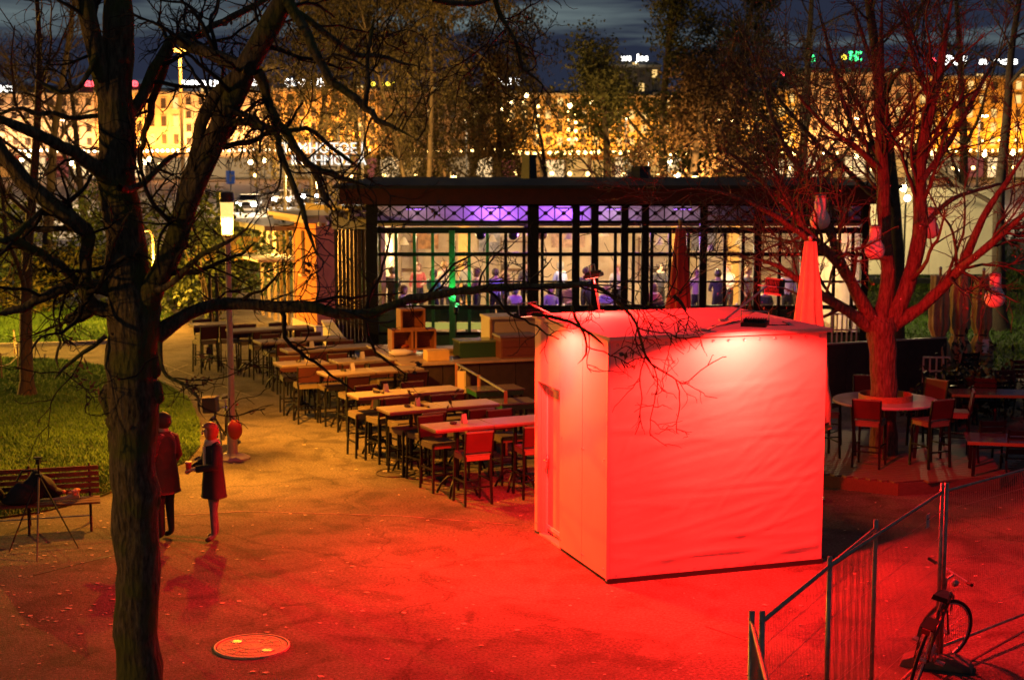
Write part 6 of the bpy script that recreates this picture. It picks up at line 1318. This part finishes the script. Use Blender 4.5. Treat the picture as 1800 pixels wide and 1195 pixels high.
# cars
def car(px, Y, rz, label, col, lights=True, z0=0):
    q = P(px, 300, Y); t = thing('car', (q.x,Y,0), label, 'car', 'cars on the far street', rz); m = mat('car_%s' % label[:12], col, .3, .2); hw = .86
    prof = [(-2.1,.35),(-2.12,.7),(-1.9,.88),(-.95,.95),(-.35,1.40),(1.0,1.42),(1.75,1.0),(2.05,.92),(2.1,.35)]
    b = MB(); n = len(prof); b.v = [(s*hw*(1 if z < 1.0 else .82), y, z) for s in (-1,1) for y, z in prof]; b.f = [tuple(range(n)), tuple(reversed(range(n, 2*n)))]+[(i+n, (i+1)%n+n, (i+1)%n, i) for i in range(n)]; b.build('body', m, t)
    GLS = mat('car_glass', (.02,.02,.025), .1); MB().add([(-.66,-.93,.985),(.66,-.93,.985),(.6,-.40,1.385),(-.6,-.40,1.385)], [(0,1,2,3)]).build('windscreen', GLS, t, loc=(0,-.025,.02))
    for s in (-1,1): MB().add([(s*.83,-.7,1.0),(s*.83,1.4,1.0),(s*.74,.95,1.36),(s*.74,-.3,1.36)], [(0,1,2,3)]).build('side_window', GLS, t)
    for s in (-1,1):
        for y in (-1.3,1.3): w_ = MB().tube([(s*.72,y,.32),(s*.9,y,.32)], .32, 14).build('wheel', mat('tyre_rubber', (.012,.012,.012), .8), t); MB().tube([(s*.905,y,.32),(s*.915,y,.32)], .2, 10).build('hub_cap', STEEL, w_)
        MB().sphere((s*.62,-2.08,.66), .2, 10, 6, (1.2,.5,.8)).build('headlight', glow('headlight', (1,.95,.85), 55) if lights else mat('dull_lens', (.6,.6,.6), .2), t, smooth=True); MB().box((s*.65,2.09,.72), (.3,.05,.14)).build('tail_light', glow('tail_light', (1,.05,.03), 4), t)
    MB().box((0,-2.13,.5), (.5,.02,.11)).build('number_plate', mat('plate_white', (.7,.7,.65), .5), t); MB().box((0,-2.115,.68), (.7,.03,.14)).build('grille', BLACKM, t)
for px, Y, rz, lab, col in ((436,128,.06,'silver car with headlights on, nearest left in the street',(.4,.38,.35)),(497,140,.05,'pale car with headlights on, second in the left lane',(.6,.55,.5)),(548,150,.02,'dark car with headlights on behind the pale one',(.05,.05,.06)),(615,145,.1,'red car with headlights on by the pavilion roof',(.3,.03,.03)),(800,150,-.02,'white car with bright headlights above the pavilion roof',(.6,.6,.6)),(858,165,0,'grey car with headlights on right of the bright one',(.2,.2,.2)),(1035,170,-.05,'red car with headlights on before the golden house',(.35,.04,.03)),(1180,160,.08,'dark car with headlights on behind the evergreens',(.06,.06,.07))):
    car(px, Y, rz, lab, col)
# road sign
q = P(405, 312, 95); t = thing('road_sign', (q.x,95,0), 'blue square road sign on a pole left of the cars', 'road sign'); MB().tube([(0,.03,0),(0,.03,q.z+.3)], .04, 6).build('pole', STEEL, t); MB().box((0,0,q.z), (.55,.03,.8)).build('plate', mat('blue_sign', (.05,.12,.4), .4, emit=(.1,.2,.6), es=.15), t); MB().box((0,-.02,q.z), (.1,.01,.5), rz=0).build('symbol', mat('white_sign_paint', (.8,.8,.8), .5), t); MB().box((.1,-.021,q.z+.1), (.22,.01,.1)).build('symbol', MATS['white_sign_paint'], t)
# marquee with blue band, white tent
a = P(35, 450, 62); c = P(190, 450, 62); zt2 = P(100, 424, 62).z
t = thing('marquee', ((a.x+c.x)/2,62,0), 'white marquee with blue band behind the left bushes', 'marquee'); hw = (c.x-a.x)/2
MT = mat('marquee_white', (.75,.74,.76), .7, var=.05); MB().box((0,2,zt2-.25), (2*hw,4.2,.12)).build('roof', MT, t); MB().box((0,-.1,zt2-.45), (2*hw+.02,.06,.34)).build('valance', MT, t); MB().box((-hw*.15,-.14,zt2-.47), (hw*1.1,.03,.26)).build('blue_band', mat('marquee_blue', (.03,.14,.5), .6), t)
for sx in (-1,-.33,.33,1): MB().box((sx*(hw-.08),0,zt2/2-.2), (.1,.1,zt2-.4)).build('post', STEEL, t)
MB().box((0,3.8,zt2/2-.2), (2*hw,.08,zt2-.5)).build('rear_wall', MT, t)
lamp('marquee_light', 'POINT', ((a.x+c.x)/2,63.4,zt2-.7), (.9,.9,1), 300, t, shadow_soft_size=.2); MB().tube([(-.5,1.4,zt2-.4),(.5,1.4,zt2-.4)], .04, 6).build('light_tube', glow('white_tube', (.9,.9,1), 12), t)
q = P(268, 446, 60); t = thing('pagoda_tent', (q.x,60,0), 'small white peaked tent right of the big trunk', 'tent'); zt3 = P(268,420,60).z
MB().lathe([(1.5,q.z),(1.45,q.z+.05),(.7,q.z+.25),(.2,zt3-.05),(.03,zt3)], 4).build('roof', MT, t)
for k in range(4): an = k*math.pi/2; MB().box((1.4*math.cos(an),1.4*math.sin(an),q.z/2), (.07,.07,q.z)).build('leg', STEEL, t)
# ochre awning beside the lantern
q = P(395, 440, 50); t = thing('ochre_awning', (q.x,50,0), 'ochre awning lit from below left of the porch', 'awning'); b = MB(); zt4 = P(405,418,50).z
b.add([(-1.1,-1.0,q.z-.2),(1.2,-1.0,q.z-.2),(1.2,.8,zt4),(-.2,.8,zt4),(-1.1,-1.0,q.z-.26),(1.2,-1.0,q.z-.26),(1.2,.8,zt4-.06),(-.2,.8,zt4-.06)], [(0,1,2,3),(7,6,5,4),(0,4,5,1),(1,5,6,2),(2,6,7,3),(3,7,4,0)]).build('canopy', mat('ochre_cloth', (.6,.34,.05), .7), t)
for sx in (-1.0,1.1): MB().box((sx,-.9,(q.z-.3)/2), (.06,.06,q.z-.3)).build('post', DARKM, t)
# rope fence on the left lawn
t = thing('rope_fence', G(8, 660), 'low rope fence with thin posts at the left edge', 'fence'); o = t.location
pts = [G(3,668)-o, G(26,622)-o, G(32,650)-o, G(-40,640)-o]
for p in pts: MB().tube([p, p+Vector((0,0,.62))], .02, 6).build('post', WOOD, t)
for a, b in ((0,2),(1,2),(0,3)):
    for z in (.58,.32): MB().tube([pts[a]+Vector((0,0,z)), (pts[a]+pts[b])/2+Vector((0,0,z-.06)), pts[b]+Vector((0,0,z))], .012, 5).build('rope', mat('rope', (.45,.38,.22), .8), t)
# white barrier pole and dark screens near the porch
for i, (px, py, ht, lab) in enumerate(((372,630,150,'left'),(384,640,160,'right'))):
    q = G(px, py); zt5 = P(px, py-ht, q.y).z; t = thing('trellis_post', q, 'tall thin dark trellis post near the porch, %s one' % lab, 'post', 'trellis posts'); MB().box((0,0,zt5/2), (.07,.07,zt5)).build('post', DARKM, t); MB().box((.18,0,zt5-.1), (.4,.04,.04)).build('arm', DARKM, t)
# ridge of far hills beyond the town
b = MB(); rg = random.Random(3); n = 60
for i in range(n+1):
    x = -600+1200*i/n; h = 16+6*math.sin(i*.35)+rg.uniform(-1,1); b.v += [(x,700,-2),(x,760,h),(x,1100,h*.8)]
for i in range(n): k = i*3; b.f += [(k,k+3,k+4,k+1),(k+1,k+4,k+5,k+2)]
struct(b.build('hills', mat('far_hill', (.03,.03,.035), .9)))
